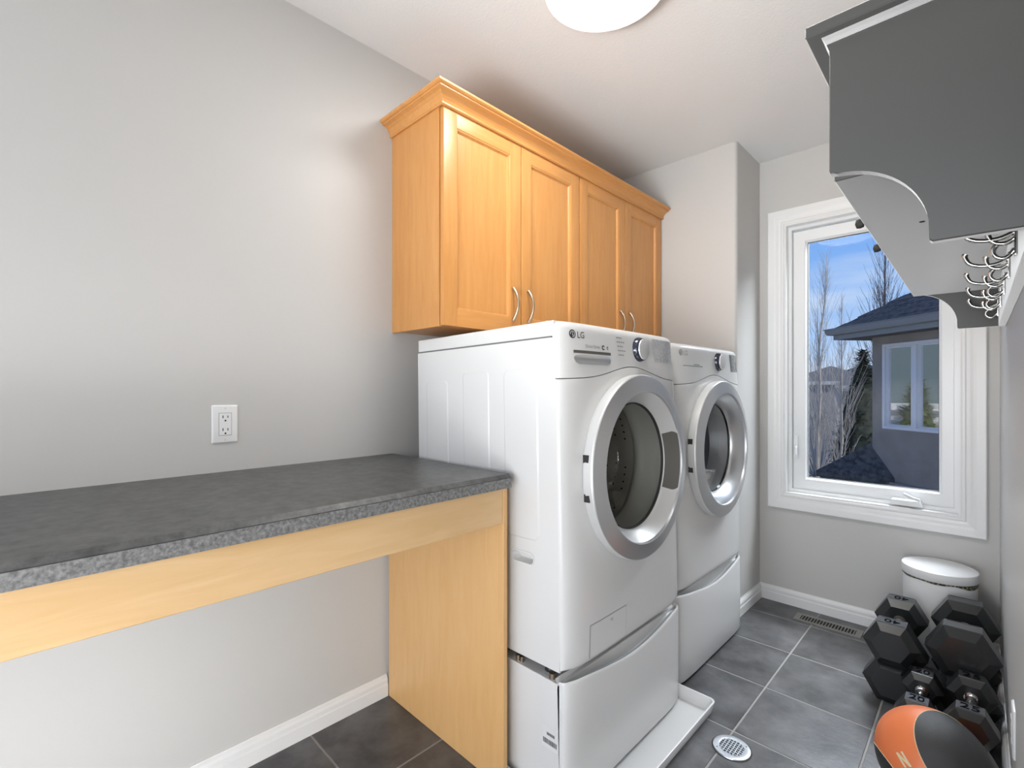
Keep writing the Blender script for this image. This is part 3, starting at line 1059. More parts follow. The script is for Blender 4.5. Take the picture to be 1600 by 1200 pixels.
def pedestal(label, x0, y0, z0, xf, washer):
    p = thing('laundry_pedestal', label, 'pedestal', (x0, y0, z0), group='white drawer pedestals under the machines')
    D = xf - x0
    top = 0.345 - z0
    ft = 0.0205 if washer else 0.017
    bm = NB()
    box(bm, 0, D - 0.0352, 0, W_, 0.012, top, bev=0.0012, seg=1)
    body = obj('body', bm, M['enamel'], p, smooth=True, autosmooth=35)
    bm = NB()
    box(bm, 0.05, D - 0.06, 0.05, W_ - 0.05, 0.0, 0.012)
    obj('foot', bm, M['dark'], p)
    bm = NB()
    lo = 0.006 if washer else 0.012

    def X(y):
        t = min(1.0, abs(2 * y / W_ - 1))
        return D - 0.029 + 0.029 * math.sqrt(max(0.0, 1 - t ** 8))

    def zt(y):
        t = y / W_
        s = max(0.0, math.sin(PI * min(1, max(0, (t - 0.03) / 0.9))))
        return top + 0.010 - 0.044 * s ** 1.3 * (0.55 + 0.5 * t)
    ysl = [W_ * (0.5 - 0.5 * math.cos(PI * i / 48)) for i in range(49)]
    rows = []
    for y in ysl:
        x, z = X(y), zt(y)
        pr = [(D - 0.0345, lo), (x - 0.004, lo), (x - 0.001, lo + 0.006), (x, 0.1), (x, z - 0.008), (x - 0.002, z - 0.002), (x - 0.005, z), (x - 0.009, z - 0.002), (x - 0.012, z - 0.008),
              (min(x - 0.014, D - 0.03), z - 0.02), (D - 0.042, z - 0.018), (D - 0.050, z + 0.004), (D - 0.052, top + 0.004)]
        rows.append([bm.verts.new((max(0.0, a), y, b)) for a, b in pr])
    for r0, r1 in zip(rows, rows[1:]):
        for i in range(len(r0) - 1):
            bm.faces.new((r0[i], r0[i + 1], r1[i + 1], r1[i]))
    for r in (rows[0], rows[-1]):
        bm.faces.new(r[:10])
    obj('drawer', bm, M['enamel'], p, smooth=True, autosmooth=40)
    for xx, yy in ((0.06, 0.05), (0.06, W_ - 0.05), (D - 0.09, 0.035), (D - 0.09, W_ - 0.05)):
        bm = NB()
        lathe(bm, [(top, 0.022), (top + 0.010, 0.022), (top + 0.010, 0.012), (top + ft, 0.012), (top + ft, 0.0)], 'z', (xx, yy, 0), 16)
        obj('machine_foot', bm, M['seam'], p, smooth=True, autosmooth=40)
    if washer:
        bm = NB()
        box(bm, D - 0.098, D - 0.040, -0.0008, 0.0, 0.145, 0.205)
        st = obj('sticker', bm, M['plastic'], body)
        bm = NB()
        random.seed(3)
        x = D - 0.094
        while x < D - 0.045:
            wd = random.choice((0.0008, 0.0014, 0.002))
            box(bm, x, x + wd, -0.0012, -0.0009, 0.157, 0.171)
            x += wd + random.choice((0.0010, 0.0016))
        x = D - 0.080
        while x < D - 0.054:
            box(bm, x, x + 0.0024, -0.0012, -0.0009, 0.182, 0.190)
            x += 0.0036
        obj('sticker_print', bm, M['ink'], st)
        for k, (xx, rr_) in enumerate(((D - 0.205, 0.007), (D - 0.19, 0.006), (D - 0.072, 0.010))):
            bm = NB()
            lathe(bm, [(top, rr_), (top + 0.016, rr_), (top + 0.017, rr_ * 0.5), (top + 0.017, 0)], 'z', (xx, 0.014, 0), 12)
            obj('bracket', bm, M['nickel'], p, smooth=True, autosmooth=40)
    return p


pedestal('white drawer pedestal standing in the drip tray under the washer', -1.49, 1.040, 0.0075, -0.800, True)
pedestal('white drawer pedestal on the tiles under the dryer', -1.526, 1.776, 0.0, -0.836, False)

# drip tray
tr = thing('drip_tray', 'white plastic drip tray under the washer pedestal', 'tray', (-1.15, 1.39, 0.0))
TX0, TX1, TY0, TY1, TH = -1.60 + 1.15, -0.690 + 1.15, 1.012 - 1.39, 1.758 - 1.39, 0.042
bm = NB()
prv = None
for ins, z in ((0.010, 0.0005), (0.0, TH - 0.004), (0.0005, TH - 0.001), (0.003, TH), (0.006, TH - 0.001), (0.0075, TH - 0.005), (0.018, 0.008), (0.024, 0.0035)):
    lp = rrect(TX0 + ins, TX1 - ins, TY0 + ins, TY1 - ins, max(0.006, 0.022 - ins * 0.4))
    vs = [bm.verts.new((a, b, z)) for a, b in lp]
    if prv:
        for i in range(len(vs)):
            bm.faces.new((prv[i], prv[(i + 1) % len(vs)], vs[(i + 1) % len(vs)], vs[i]))
    else:
        bm.faces.new(vs[::-1])
    prv = vs
bm.faces.new(prv)
obj('pan', bm, M['tray'], tr, smooth=True, autosmooth=40)


# ------------------------------------------------------------------ outlets
def outlet(label, loc, rotz, pw, ph):
    t = thing('wall_outlet', label, 'outlet', loc, rotz)          # local: x across, y out of the wall = -y, z up
    bm = NB()
    prv = None
    for ins, y in ((0, 0.0), (0.0006, -0.003), (0.003, -0.0052), (0.0045, -0.0056)):
        vs = [bm.verts.new((a, y, b)) for a, b in rrect(-pw / 2 + ins, pw / 2 - ins, -ph / 2 + ins, ph / 2 - ins, 0.003, 3)]
        if prv:
            for i in range(len(vs)):
                bm.faces.new((prv[i], prv[(i + 1) % len(vs)], vs[(i + 1) % len(vs)], vs[i]))
        prv = vs
    bm.faces.new(prv)
    plate = obj('plate', bm, M['trim'], t, smooth=True, autosmooth=30)
    for z in (-ph / 2 + 0.0095, ph / 2 - 0.0095):
        bm = NB()
        vs = [bm.verts.new((0.003 * math.cos(k * PI / 6), -0.0062, z + 0.003 * math.sin(k * PI / 6))) for k in range(12)]
        bm.faces.new(vs)
        obj('screw', bm, M['silver2'], plate)
    boxm('gap', (-0.0172, 0.0172, -0.0060, -0.004, -0.0338, 0.0338), M['seam'], t)
    bm = NB()
    box(bm, -0.0163, 0.0163, -0.0072, -0.004, -0.0328, 0.0328, bev=0.001)
    rec = obj('receptacle', bm, M['trim'], t)
    for z in (0.019, -0.019):
        for x, hh in ((-0.0065, 0.0042), (0.0065, 0.0034)):
            boxm('slot', (x - 0.0011, x + 0.0011, -0.0078, -0.0070, z + 0.003 - hh, z + 0.003 + hh), M['dark'], rec)
        bm = NB()
        vs = [bm.verts.new((0.0026 * math.cos(k * PI / 6), -0.0078, z - 0.0085 + 0.0026 * math.sin(k * PI / 6))) for k in range(12)]
        bm.faces.new(vs)
        obj('ground_slot', bm, M['dark'], rec)
    return t


outlet('white double outlet on the left wall above the dark worktop', (XL, 0.4325, 1.0555), PI / 2, 0.0705, 0.113)
outlet('white outlet plate low on the right wall beside the dumbbells', (rx(1.79), 1.79, 0.285), -PI / 2 + RA, 0.0705, 0.125)

# ------------------------------------------------------------------ ceiling light
cl = thing('ceiling_light', 'round frosted glass ceiling light above the laundry machines', 'ceiling light', (-0.816, 1.237, ZC))
bm = NB()
lathe(bm, [(0.0, 0.16), (-0.022, 0.178), (-0.026, 0.17), (-0.026, 0)], 'z', (0, 0, 0), 48)
obj('base', bm, M['trim'], cl, smooth=True, autosmooth=40)
R_, sag = 0.1805, 0.034
bm = NB()
lathe(bm, [(-0.018, R_ - 0.01), (-0.024, R_ + 0.004), (-0.034, R_ + 0.0065), (-0.050, R_ + 0.0065), (-0.054, R_ + 0.004), (-0.052, R_ + 0.0008), (-0.036, R_ - 0.001)], 'z', (0, 0, 0), 72)
obj('rim', bm, M['trim'], cl, smooth=True, autosmooth=35)
bm = NB()
prof = []
for i in range(15):
    q = i / 14
    prof.append((-0.041 - sag * (1 - (1 - q) ** 2), R_ * (1 - q)))
lathe(bm, prof, 'z', (0, 0, 0), 72)
obj('lamp_shade', bm, M['lampglass'], cl, smooth=True, autosmooth=50)

# ------------------------------------------------------------------ coat shelf on the right wall
sh = thing('coat_shelf', 'charcoal coat shelf with curved brackets and chrome hooks on the right wall', 'coat shelf', (RX0, 0, 1.37), RA)
Z0 = 1.37
QN, QF, TB = 0.918, 2.318, 0.018


def panel_poly():
    pts = [(0.0, 1.726), (-0.242, 1.726), (-0.242, 1.512), (-0.2405, 1.508), (-0.236, 1.5065)]
    cx, cz, r = -0.236, 1.388, 0.117
    pts += [(cx + r * math.sin(a), cz + r * math.cos(a) + 0.0) for a in lin(math.radians(2), math.radians(82), 16)]
    pts += [(-0.1195, 1.378), (-0.1190, 1.3745), (-0.116, 1.372), (0.0, 1.372)]
    return [(a, b - Z0) for a, b in pts]


for q0, q1 in ((QN, QN + TB), (QF - TB, QF)):
    bm = NB()
    prism(bm, panel_poly(), lambda p: (p[0], q0, p[1]), lambda p: (p[0], q1, p[1]))
    bmesh.ops.bevel(bm, geom=[e_ for e_ in bm.edges if abs(e_.verts[0].co.y - e_.verts[1].co.y) < 1e-6], offset=0.0016, segments=1, affect='EDGES')
    obj('end_panel', bm, M['shelf'], sh)
boxm('bottom_board', (-0.238, 0.0, QN + TB, QF - TB, 1.499 - Z0, 1.516 - Z0), M['shelf'], sh, bev=0.0015, seg=1)
boxm('top_board', (-0.272, 0.0, QN - 0.024, QF + 0.024, 1.7265 - Z0, 1.746 - Z0), M['shelf'], sh, bev=0.006, seg=3)
bm = NB()
sweep(bm, [(0, 0), (0, 0.011), (0.009, 0.011), (0.006, 0.006), (0.003, 0.0)], [
    lambda p: (0, QN - p[0], 1.7155 - Z0 + p[1]), lambda p: (-0.242 - p[0], QN - p[0], 1.7155 - Z0 + p[1]),
    lambda p: (-0.242 - p[0], QF + p[0], 1.7155 - Z0 + p[1]), lambda p: (0, QF + p[0], 1.7155 - Z0 + p[1])])
obj('cove_moulding', bm, M['shelf'], sh)
boxm('back_board', (-0.018, 0.0, QN + TB, QF - TB, 1.372 - Z0, 1.499 - Z0), M['shelf'], sh, bev=0.0015, seg=1)
boxm('back_panel', (-0.006, 0.0, QN + TB, QF - TB, 1.516 - Z0, 1.7265 - Z0), M['shelf'], sh)
for q in (1.22, 1.46):
    bm = NB()
    lathe(bm, [(0.0, 0.008), (0.006, 0.010), (0.012, 0.009), (0.015, 0.0)], 'x', (0, 0, 0), 12)
    for v in bm.verts:
        v.co = Vector((-0.238 - v.co.x, q + v.co.y, 1.502 - Z0 + v.co.z))
    obj('front_knob', bm, M['dark'], sh, smooth=True)
bm = NB()
lathe(bm, [(0.0, 0.0045), (0.0008, 0.0045), (0.0008, 0.0)], 'z', (-0.150, 1.28, 1.4981 - Z0), 12)
obj('screw_hole', bm, M['dark'], sh)


def hook(q):
    bm = NB()
    zb = 1.428 - Z0
    box(bm, -0.0225, -0.0178, q - 0.0095, q + 0.0095, zb - 0.030, zb + 0.026, bev=0.002)
    base = obj('hook', bm, M['chrome'], sh, smooth=True, autosmooth=35)

    def arm(pts, rs):
        # smooth through the points
        P = [Vector(p) for p in pts]
        out, ro = [], []
        for i in range(len(P) - 1):
            p0, p1, p2, p3 = P[max(i - 1, 0)], P[i], P[i + 1], P[min(i + 2, len(P) - 1)]
            for k in range(5):
                t = k / 5
                out.append(0.5 * ((2 * p1) + (p2 - p0) * t + (2 * p0 - 5 * p1 + 4 * p2 - p3) * t * t + (3 * p1 - p0 - 3 * p2 + p3) * t ** 3))
                ro.append(rs[i] + (rs[i + 1] - rs[i]) * t)
        out.append(P[-1])
        ro.append(rs[-1])
        b2 = NB()
        tube(b2, out, ro, 8)
        obj('prong', b2, M['chrome'], base, smooth=True, autosmooth=60)
    z = zb
    arm([(-0.021, q, z + 0.012), (-0.040, q, z + 0.004), (-0.064, q, z + 0.004), (-0.082, q, z + 0.012), (-0.090, q, z + 0.028), (-0.0885, q, z + 0.034)],
        [0.0045, 0.0042, 0.004, 0.0042, 0.0052, 0.0058])
    arm([(-0.021, q, z + 0.002), (-0.032, q, z - 0.006), (-0.045, q, z - 0.004), (-0.054, q, z + 0.007), (-0.056, q, z + 0.018), (-0.055, q, z + 0.022)],
        [0.0045, 0.0042, 0.004, 0.0042, 0.0052, 0.0058])
    arm([(-0.021, q, z - 0.018), (-0.031, q, z - 0.031), (-0.042, q, z - 0.031), (-0.049, q, z - 0.021), (-0.047, q, z - 0.011), (-0.044, q, z - 0.008)],
        [0.004, 0.0038, 0.0036, 0.0038, 0.0044, 0.0046])


for k in range(6):
    hook(0.99 + 0.25 * k)

# ------------------------------------------------------------------ floor register and drain
rg = thing('floor_register', 'pewter slotted floor register in the tiles under the window', 'floor vent', (-0.553, 2.780, 0.0))
bm = NB()
hw, hh = 0.140, 0.046
for a, b, c_, d_ in ((-hw, hw, -hh, -0.028), (-hw, hw, 0.028, hh), (-hw, -0.115, -0.028, 0.028), (0.115, hw, -0.028, 0.028)):
    box(bm, a, b, c_, d_, 0.0002, 0.0045)
obj('frame', bm, M['pewter'], rg)
boxm('well', (-0.116, 0.116, -0.029, 0.029, 0.0002, 0.0012), M['dark'], rg)
for k in range(18):
    x = -0.115 + 0.230 * (k + 0.5) / 18
    boxm('slat', (x - 0.0021, x + 0.0021, -0.0285, 0.0285, 0.0012, 0.0042), M['pewter'], rg)
dn = thing('floor_drain', 'round steel floor drain set in the tiles beside the drip tray', 'drain', (-0.585, 1.612, 0.0))
bm = NB()
lathe(bm, [(0.0002, 0.060), (0.001, 0.060), (0.0012, 0.0565), (0.0012, 0.0)], 'z', (0, 0, 0), 48)
obj('drain_body', bm, M['dark'], dn)
bm = NB()
lathe(bm, [(0.0015, 0.0375), (0.0045, 0.0375), (0.0048, 0.039), (0.0048, 0.052), (0.004, 0.0555), (0.0015, 0.0565)], 'z', (0, 0, 0), 48)
ringo = obj('rim', bm, M['steel'], dn, smooth=True, autosmooth=40)
bm = NB()
pit = 0.0102
for i in range(-4, 4):
    c_ = (i + 0.5) * pit
    h = math.sqrt(max(0, 0.0376 ** 2 - c_ * c_))
    box(bm, c_ - 0.0015, c_ + 0.0015, -h, h, 0.0016, 0.0044)
    box(bm, -h, h, c_ - 0.0016, c_ + 0.0016, 0.0016, 0.0042)
obj('grate', bm, M['steel'], dn)
for s in (-1, 1):
    bm = NB()
    vs = [bm.verts.new((s * 0.034 + 0.0026 * math.cos(k * PI / 5), s * 0.0325 + 0.0026 * math.sin(k * PI / 5), 0.0052)) for k in range(10)]
    bm.faces.new(vs)
    obj('screw', bm, M['seam'], dn)

# ------------------------------------------------------------------ waste bin
wb = thing('waste_bin', 'white lidded bin with a dark patterned liner edge in the corner under the window', 'bin', (-0.141, 2.762, 0.0))
bm = NB()
lathe(bm, [(0.0, 0.0), (0.0, 0.112), (0.006, 0.116), (0.352, 0.1215), (0.362, 0.1215), (0.362, 0.0)], 'z', (0, 0, 0), 64)
obj('body', bm, M['bin'], wb, smooth=True, autosmooth=40)
bm = NB()
lathe(bm, [(0.364, 0.0), (0.364, 0.1245), (0.366, 0.1258), (0.396, 0.1258), (0.3995, 0.1248), (0.4015, 0.121), (0.402, 0.112), (0.4025, 0.0)], 'z', (0, 0, 0), 64)
obj('lid', bm, M['bin'], wb, smooth=True, autosmooth=40)
bm = NB()
n = 64
top, bot = [], []
for k in range(n):
    a = 2 * PI * k / n
    sg = 0.008 + 0.012 * max(0, math.sin(2.0 * a + 2.3)) ** 1.5 + 0.002 * math.sin(7 * a)
    top.append(bm.verts.new((0.1238 * math.cos(a), 0.1238 * math.sin(a), 0.3645)))
    bot.append(bm.verts.new((0.1230 * math.cos(a), 0.1230 * math.sin(a), 0.3645 - sg)))
for k in range(n):
    bm.faces.new((top[k], top[(k + 1) % n], bot[(k + 1) % n], bot[k]))
obj('liner', bm, M['liner'], wb, smooth=True)


# ------------------------------------------------------------------ dumbbells
def dumbbell(label, x, y0, zc_, R, total, face, num, rev, group=None, word=None):
    """hex dumbbell lying along y; y0 its near end; R corner radius; rests on a flat of the hexagon"""
    t = thing('dumbbell', label, 'dumbbell', (x, y0 + total / 2, zc_ - R * math.sqrt(3) / 2), 0.0, group)
    zc = R * math.sqrt(3) / 2
    ch = (0.104 if R > 0.075 else 0.082) - face
    ch = ch / 2
    hl = face + 2 * ch

    def hexring(y, r):
        return [(r * math.cos(PI / 3 * k), y, zc + r * math.sin(PI / 3 * k)) for k in range(6)]
    for side in (-1, 1):
        ya = side * total / 2
        bm = NB()
        prv = None
        for d, r in ((0, R * 0.66), (ch, R * 0.985), (ch + 0.002, R), (ch + face - 0.002, R), (ch + face, R * 0.985), (hl, R * 0.66)):
            vs = [bm.verts.new(p) for p in hexring(ya - side * d, r)]
            if prv:
                for i in range(6):
                    bm.faces.new((prv[i], prv[(i + 1) % 6], vs[(i + 1) % 6], vs[i]))
            else:
                bm.faces.new(vs)
            prv = vs
        bm.faces.new(prv)
        head = obj('head', bm, M['iron'], t)
        # raised border and number on the top flat
        zt = zc * 2
        fy0, fy1 = sorted((ya - side * (ch + 0.004), ya - side * (ch + face - 0.004)))
        hx = R * 0.5 - 0.004
        bm = NB()
        bw = 0.0035
        for a, b, c_, d_ in ((-hx, hx, fy0, fy0 + bw), (-hx, hx, fy1 - bw, fy1), (-hx, -hx + bw, fy0 + bw, fy1 - bw), (hx - bw, hx, fy0 + bw, fy1 - bw)):
            box(bm, a, b, c_, d_, zt - 0.0005, zt + 0.0012)
        obj('border', bm, M['iron'], head)
        s = num if side < 0 else (word or num)
        if s:
            size = min(0.048, face * 0.95)
            bmt = text_mesh(s, size, 'CENTER', 0.0007)
            wmax = max(v.co.x for v in bmt.verts) - min(v.co.x for v in bmt.verts)
            k = min(1.0, (2 * hx - 0.012) / max(wmax, 1e-6))
            f = -1 if rev else 1
            for v in bmt.verts:
                v.co = Vector((f * v.co.x * k, (fy0 + fy1) / 2 + f * v.co.y * (0.9 if k > 0.9 else 0.9), zt + 0.0008 + v.co.z))
            obj('number', bmt, M['numink'], head, recalc=False)
    g = total / 2 - hl
    bm = NB()
    pr, n = [], 11
    rh = 0.0165
    pts, rs = [], []
    for i in range(n):
        u = -1 + 2 * i / (n - 1)
        pts.append((0, u * (g + 0.004), zc))
        rs.append(rh * (0.80 + 0.22 * (1 - u * u)))
    tube(bm, pts, rs, 20)
    hnd = obj('handle', bm, M['chrome'] if R < 0.07 else M['handle_grey'], t, smooth=True, autosmooth=40)
    for s in (-1, 1):
        bm = NB()
        tube(bm, [(0, s * (g - 0.006), zc), (0, s * (g - 0.002), zc), (0, s * (g + 0.003), zc)], [rh * 1.12, rh * 1.22, rh * 1.22], 20)
        obj('collar', bm, M['chrome'] if R < 0.07 else M['handle_grey'], hnd, smooth=True, autosmooth=30)
    return t


s3 = math.sqrt(3) / 2
RL0, RL1 = 0.0875, 0.0855
dumbbell('large black hex dumbbell lying on the tiles at the bottom of the left stack', -0.248, 2.235, RL0 * s3 + 0.0003, RL0, 0.365, 0.064, None, False)
dumbbell('large black hex dumbbell marked 40 on top of the left stack', -0.245, 2.205, RL0 * 2 * s3 + RL1 * s3 + 0.0022, RL1, 0.380, 0.064, '40', True)
RR = 0.0985
dumbbell('largest black hex dumbbell on the floor at the bottom of the right stack', -0.054, 2.250, RR * s3 + 0.0003, RR, 0.370, 0.068, None, False)
dumbbell('largest black hex dumbbell on top of the right stack, against the right wall', -0.055, 2.222, RR * 3 * s3 + 0.0022, RR, 0.385, 0.068, None, False)
RSl, RSr = 0.0565, 0.0625
RSl0, RSr0 = 0.0505, 0.0658
dumbbell('small black hex dumbbell on the floor under the left chrome-handled one', -0.150, 1.936, RSl0 * s3 + 0.0003, RSl0, 0.262, 0.048, None, False)
dumbbell('small black hex dumbbell with chrome handle marked 20, left of the two behind the ball', -0.153, 1.936, RSl0 * 2 * s3 + RSl * s3 + 0.0022, RSl, 0.282, 0.048, '20', False)
dumbbell('black hex dumbbell on the floor under the one marked 25', -0.030, 1.912, RSr0 * s3 + 0.0003, RSr0, 0.300, 0.05, None, False)
dumbbell('small black hex dumbbell with chrome handle marked 25 beside the right wall', -0.031, 1.914, RSr0 * 2 * s3 + RSr * s3 + 0.0022, RSr, 0.302, 0.05, '25', False)

# ------------------------------------------------------------------ medicine ball
BR = 0.130
ball = thing('medicine_ball', 'black medicine ball with a broad orange band on the tiles in front of the dumbbells', 'ball', (-0.104, 1.772, BR))
# two black caps on different axes leave a band that narrows towards one side
A1, LA1 = Vector((0.641, -0.387, 0.663)).normalized(), 35.0
A2, LA2 = Vector((-0.670, -0.435, -0.602)).normalized(), 48.0
P1, P2 = BR * math.sin(math.radians(LA1)), BR * math.sin(math.radians(LA2))


def ball_zone(which):
    bm = NB()
    bmesh.ops.create_uvsphere(bm, u_segments=80, v_segments=44, radius=BR)
    for ax_, d_ in ((A1, P1), (A2, P2)):
        bmesh.ops.bisect_plane(bm, geom=bm.verts[:] + bm.edges[:] + bm.faces[:], plane_co=ax_ * d_, plane_no=ax_, dist=1e-6)
    kill = []
    for f in bm.faces:
        c_ = f.calc_center_median()
        z_ = 0 if c_.dot(A1) > P1 else (1 if c_.dot(A2) > P2 else 2)
        if z_ != which:
            kill.append(f)
    bmesh.ops.delete(bm, geom=kill, context='FACES')
    return bm


obj('cap', ball_zone(0), M['ballblack'], ball, smooth=True)
obj('cap', ball_zone(1), M['ballblack'], ball, smooth=True)
obj('band', ball_zone(2), M['orange'], ball, smooth=True)['label'] = 'broad orange band'
for ax_, la in ((A1, LA1), (A2, LA2)):
    u_ = ax_.orthogonal().normalized()
    v_ = ax_.cross(u_)
    c_, r_ = ax_ * BR * math.sin(math.radians(la)), BR * math.cos(math.radians(la))
    bm = NB()
    tube(bm, [c_ + (u_ * math.cos(2 * PI * k / 90) + v_ * math.sin(2 * PI * k / 90)) * r_ for k in range(91)], 0.0011, 6, cap=False)
    obj('piping', bm, M['cream'], ball, smooth=True)['label'] = 'thin cream line edging the band'
# letter N on the band
NC = [Vector(q) for q in ((-0.530, -0.786, 0.317), (-0.423, -0.807, 0.411), (-0.372, -0.914, 0.161), (-0.259, -0.932, 0.252))]
bmt = NB()
bmt.faces.new([bmt.verts.new((a_, b_, 0)) for a_, b_ in ((0, 0), (0, 1), (.30, 1), (.72, .42), (.72, 1), (1, 1), (1, 0), (.70, 0), (.28, .58), (.28, 0))])
xs_ = [v.co.x for v in bmt.verts]
ys_ = [v.co.y for v in bmt.verts]
bmesh.ops.triangulate(bmt, faces=bmt.faces[:])
bmesh.ops.subdivide_edges(bmt, edges=bmt.edges[:], cuts=2, use_grid_fill=True)
for v in bmt.verts:
    a_, b_ = (v.co.x - min(xs_)) / (max(xs_) - min(xs_)), (v.co.y - min(ys_)) / (max(ys_) - min(ys_))
    p = NC[2].lerp(NC[3], a_).lerp(NC[0].lerp(NC[1], a_), b_)
    v.co = p.normalized() * (BR + 0.0006)
obj('letter', bmt, M['cream'], ball, recalc=False)

# ------------------------------------------------------------------ outside: the neighbour's house
nbx, nby = -1.3827, 10.2609
NANG = math.atan2(-0.63695, 0.77090)       # local x runs along the wall to the right, local -y faces us
nb = thing('neighbour_house', 'grey stucco house with a dark hip roof right outside the window', 'house', (nbx, nby, -3.0), NANG)
GZ = 3.0
bm = NB()
wx0, wx1, wz0, wz1 = 0.215, 1.30, 0.505, 1.905
for a, b, c_, d_ in ((0, wx0, -3, 2.04), (wx1, 6, -3, 2.04), (wx0, wx1, -3, wz0), (wx0, wx1, wz1, 2.04)):
    box(bm, a, b, 0, 0.2, c_ + GZ, d_ + GZ)
box(bm, 0, 0.2, 0.2, 6, -3 + GZ, 2.04 + GZ)
obj('wall', bm, M['stucco'], nb)
OV = 0.375
bm = NB()
prism(bm, [(-OV, -OV), (6.5, -OV), (6.5, 6.5), (-OV, 6.5)], lambda p: (p[0], p[1], 2.04 + GZ), lambda p: (p[0], p[1], 2.055 + GZ))
obj('soffit', bm, M['soffit'], nb)
bm = NB()
box(bm, -OV - 0.02, 6.5, -OV - 0.02, -OV + 0.02, 2.035 + GZ, 2.18 + GZ)
obj('fascia', bm, M['fascia'], nb)
bm = NB()
box(bm, -OV - 0.02, -OV + 0.02, -OV - 0.02, 6.5, 2.035 + GZ, 2.18 + GZ)
obj('fascia', bm, M['fascia'], nb)
GP = [(0, 0), (-0.07, 0.01), (-0.09, 0.05), (-0.10, 0.105), (-0.115, 0.11), (-0.115, 0.12), (0, 0.12)]
for pth in ((lambda p: (-OV - 0.02 + p[0], -OV - 0.02 + p[0], 2.11 + GZ + p[1]), lambda p: (6.5, -OV - 0.02 + p[0], 2.11 + GZ + p[1])),
            (lambda p: (-OV - 0.02 + p[0], -OV - 0.02 + p[0], 2.11 + GZ + p[1]), lambda p: (-OV - 0.02 + p[0], 6.5, 2.11 + GZ + p[1]))):
    bm = NB()
    sweep(bm, GP, list(pth))
    obj('gutter', bm, M['fascia'], nb)
# roof: hip plane in overlapping shingle courses
PITCH = 0.70
z_e = 2.20 + GZ
e0 = -OV - 0.06
bm = NB()
apex = 3.0
v = [bm.verts.new(p) for p in ((e0, e0, z_e), (6.5, e0, z_e), (6.5, e0 + apex * 2, z_e), (e0, e0 + apex * 2, z_e), (e0 + apex, e0 + apex, z_e + apex * PITCH), (6.5, e0 + apex, z_e + apex * PITCH))]
for q in ((0, 1, 5, 4), (1, 2, 5), (2, 3, 4, 5), (3, 0, 4), (0, 3, 2, 1)):
    bm.faces.new([v[i] for i in q])
roof = obj('roof', bm, M['shingle'], nb)
random.seed(11)
CW, TW = 0.145, 0.31
for r in range(13):
    d0, d1 = r * CW, (r + 1) * CW + 0.02
    x = e0 + d0 + (0.15 if r % 2 else 0.0)
    while x < 2.6:
        x2 = x + TW
        xa = max(x, e0 + d0)
        xb = x2 - 0.008
        lift = 0.006 + 0.008 * random.random()
        bm = NB()
        f = lambda xx, d, h: (max(xx, e0 + d), e0 + d, z_e + d * PITCH + h)
        tv = [f(xa, d0, lift + 0.006), f(xb, d0, lift + 0.006), f(xb, d1, 0.010), f(xa, d1, 0.010)]
        bv = [f(xa, d0, 0.0), f(xb, d0, 0.0), f(xb, d1, 0.0), f(xa, d1, 0.0)]
        A = [bm.verts.new(p) for p in tv]
        B = [bm.verts.new(p) for p in bv]
        bm.faces.new(A)
        for i in range(3):
            bm.faces.new((A[i], B[i], B[(i + 1) % 4], A[(i + 1) % 4]))
        obj('shingle', bm, M['shingle'], roof, recalc=False)
        x = x2
# its window
bm = NB()
fw = 0.045
for a, b, c_, d_ in ((wx0, wx1, wz0, wz0 + fw), (wx0, wx1, wz1 - fw, wz1), (wx0, wx0 + fw, wz0 + fw, wz1 - fw), (wx1 - fw, wx1, wz0 + fw, wz1 - fw), (0.735, 0.82, wz0 + fw, wz1 - fw)):
    box(bm, a, b, -0.02, 0.08, c_ + GZ, d_ + GZ)
nw = obj('window', bm, M['nframe'], nb)
for a, b in ((wx0 + fw, 0.735), (0.82, wx1 - fw)):
    bm = NB()
    fw2 = 0.03
    for p0, p1, c_, d_ in ((a, b, wz0 + fw, wz0 + fw + fw2), (a, b, wz1 - fw - fw2, wz1 - fw), (a, a + fw2, wz0 + fw + fw2, wz1 - fw - fw2), (b - fw2, b, wz0 + fw + fw2, wz1 - fw - fw2)):
        box(bm, p0, p1, 0.01, 0.06, c_ + GZ, d_ + GZ)
    obj('sash', bm, M['nframe'], nw)
    boxm('pane', (a + fw2, b - fw2, 0.04, 0.05, wz0 + fw + fw2 + GZ, wz1 - fw - fw2 + GZ), M['mirror'], nw)
boxm('wall_ledge', (0.30, 6, -0.05, 0.0, -0.42 + GZ, -0.36 + GZ), M['stucco'], nb)
# lower roof left of and below the window
Mi = Matrix.Rotation(-NANG, 4, 'Z')


def nl(x, y, z):
    p = Mi @ Vector((x - nbx, y - nby, 0))
    return Vector((p.x, p.y, z + GZ))


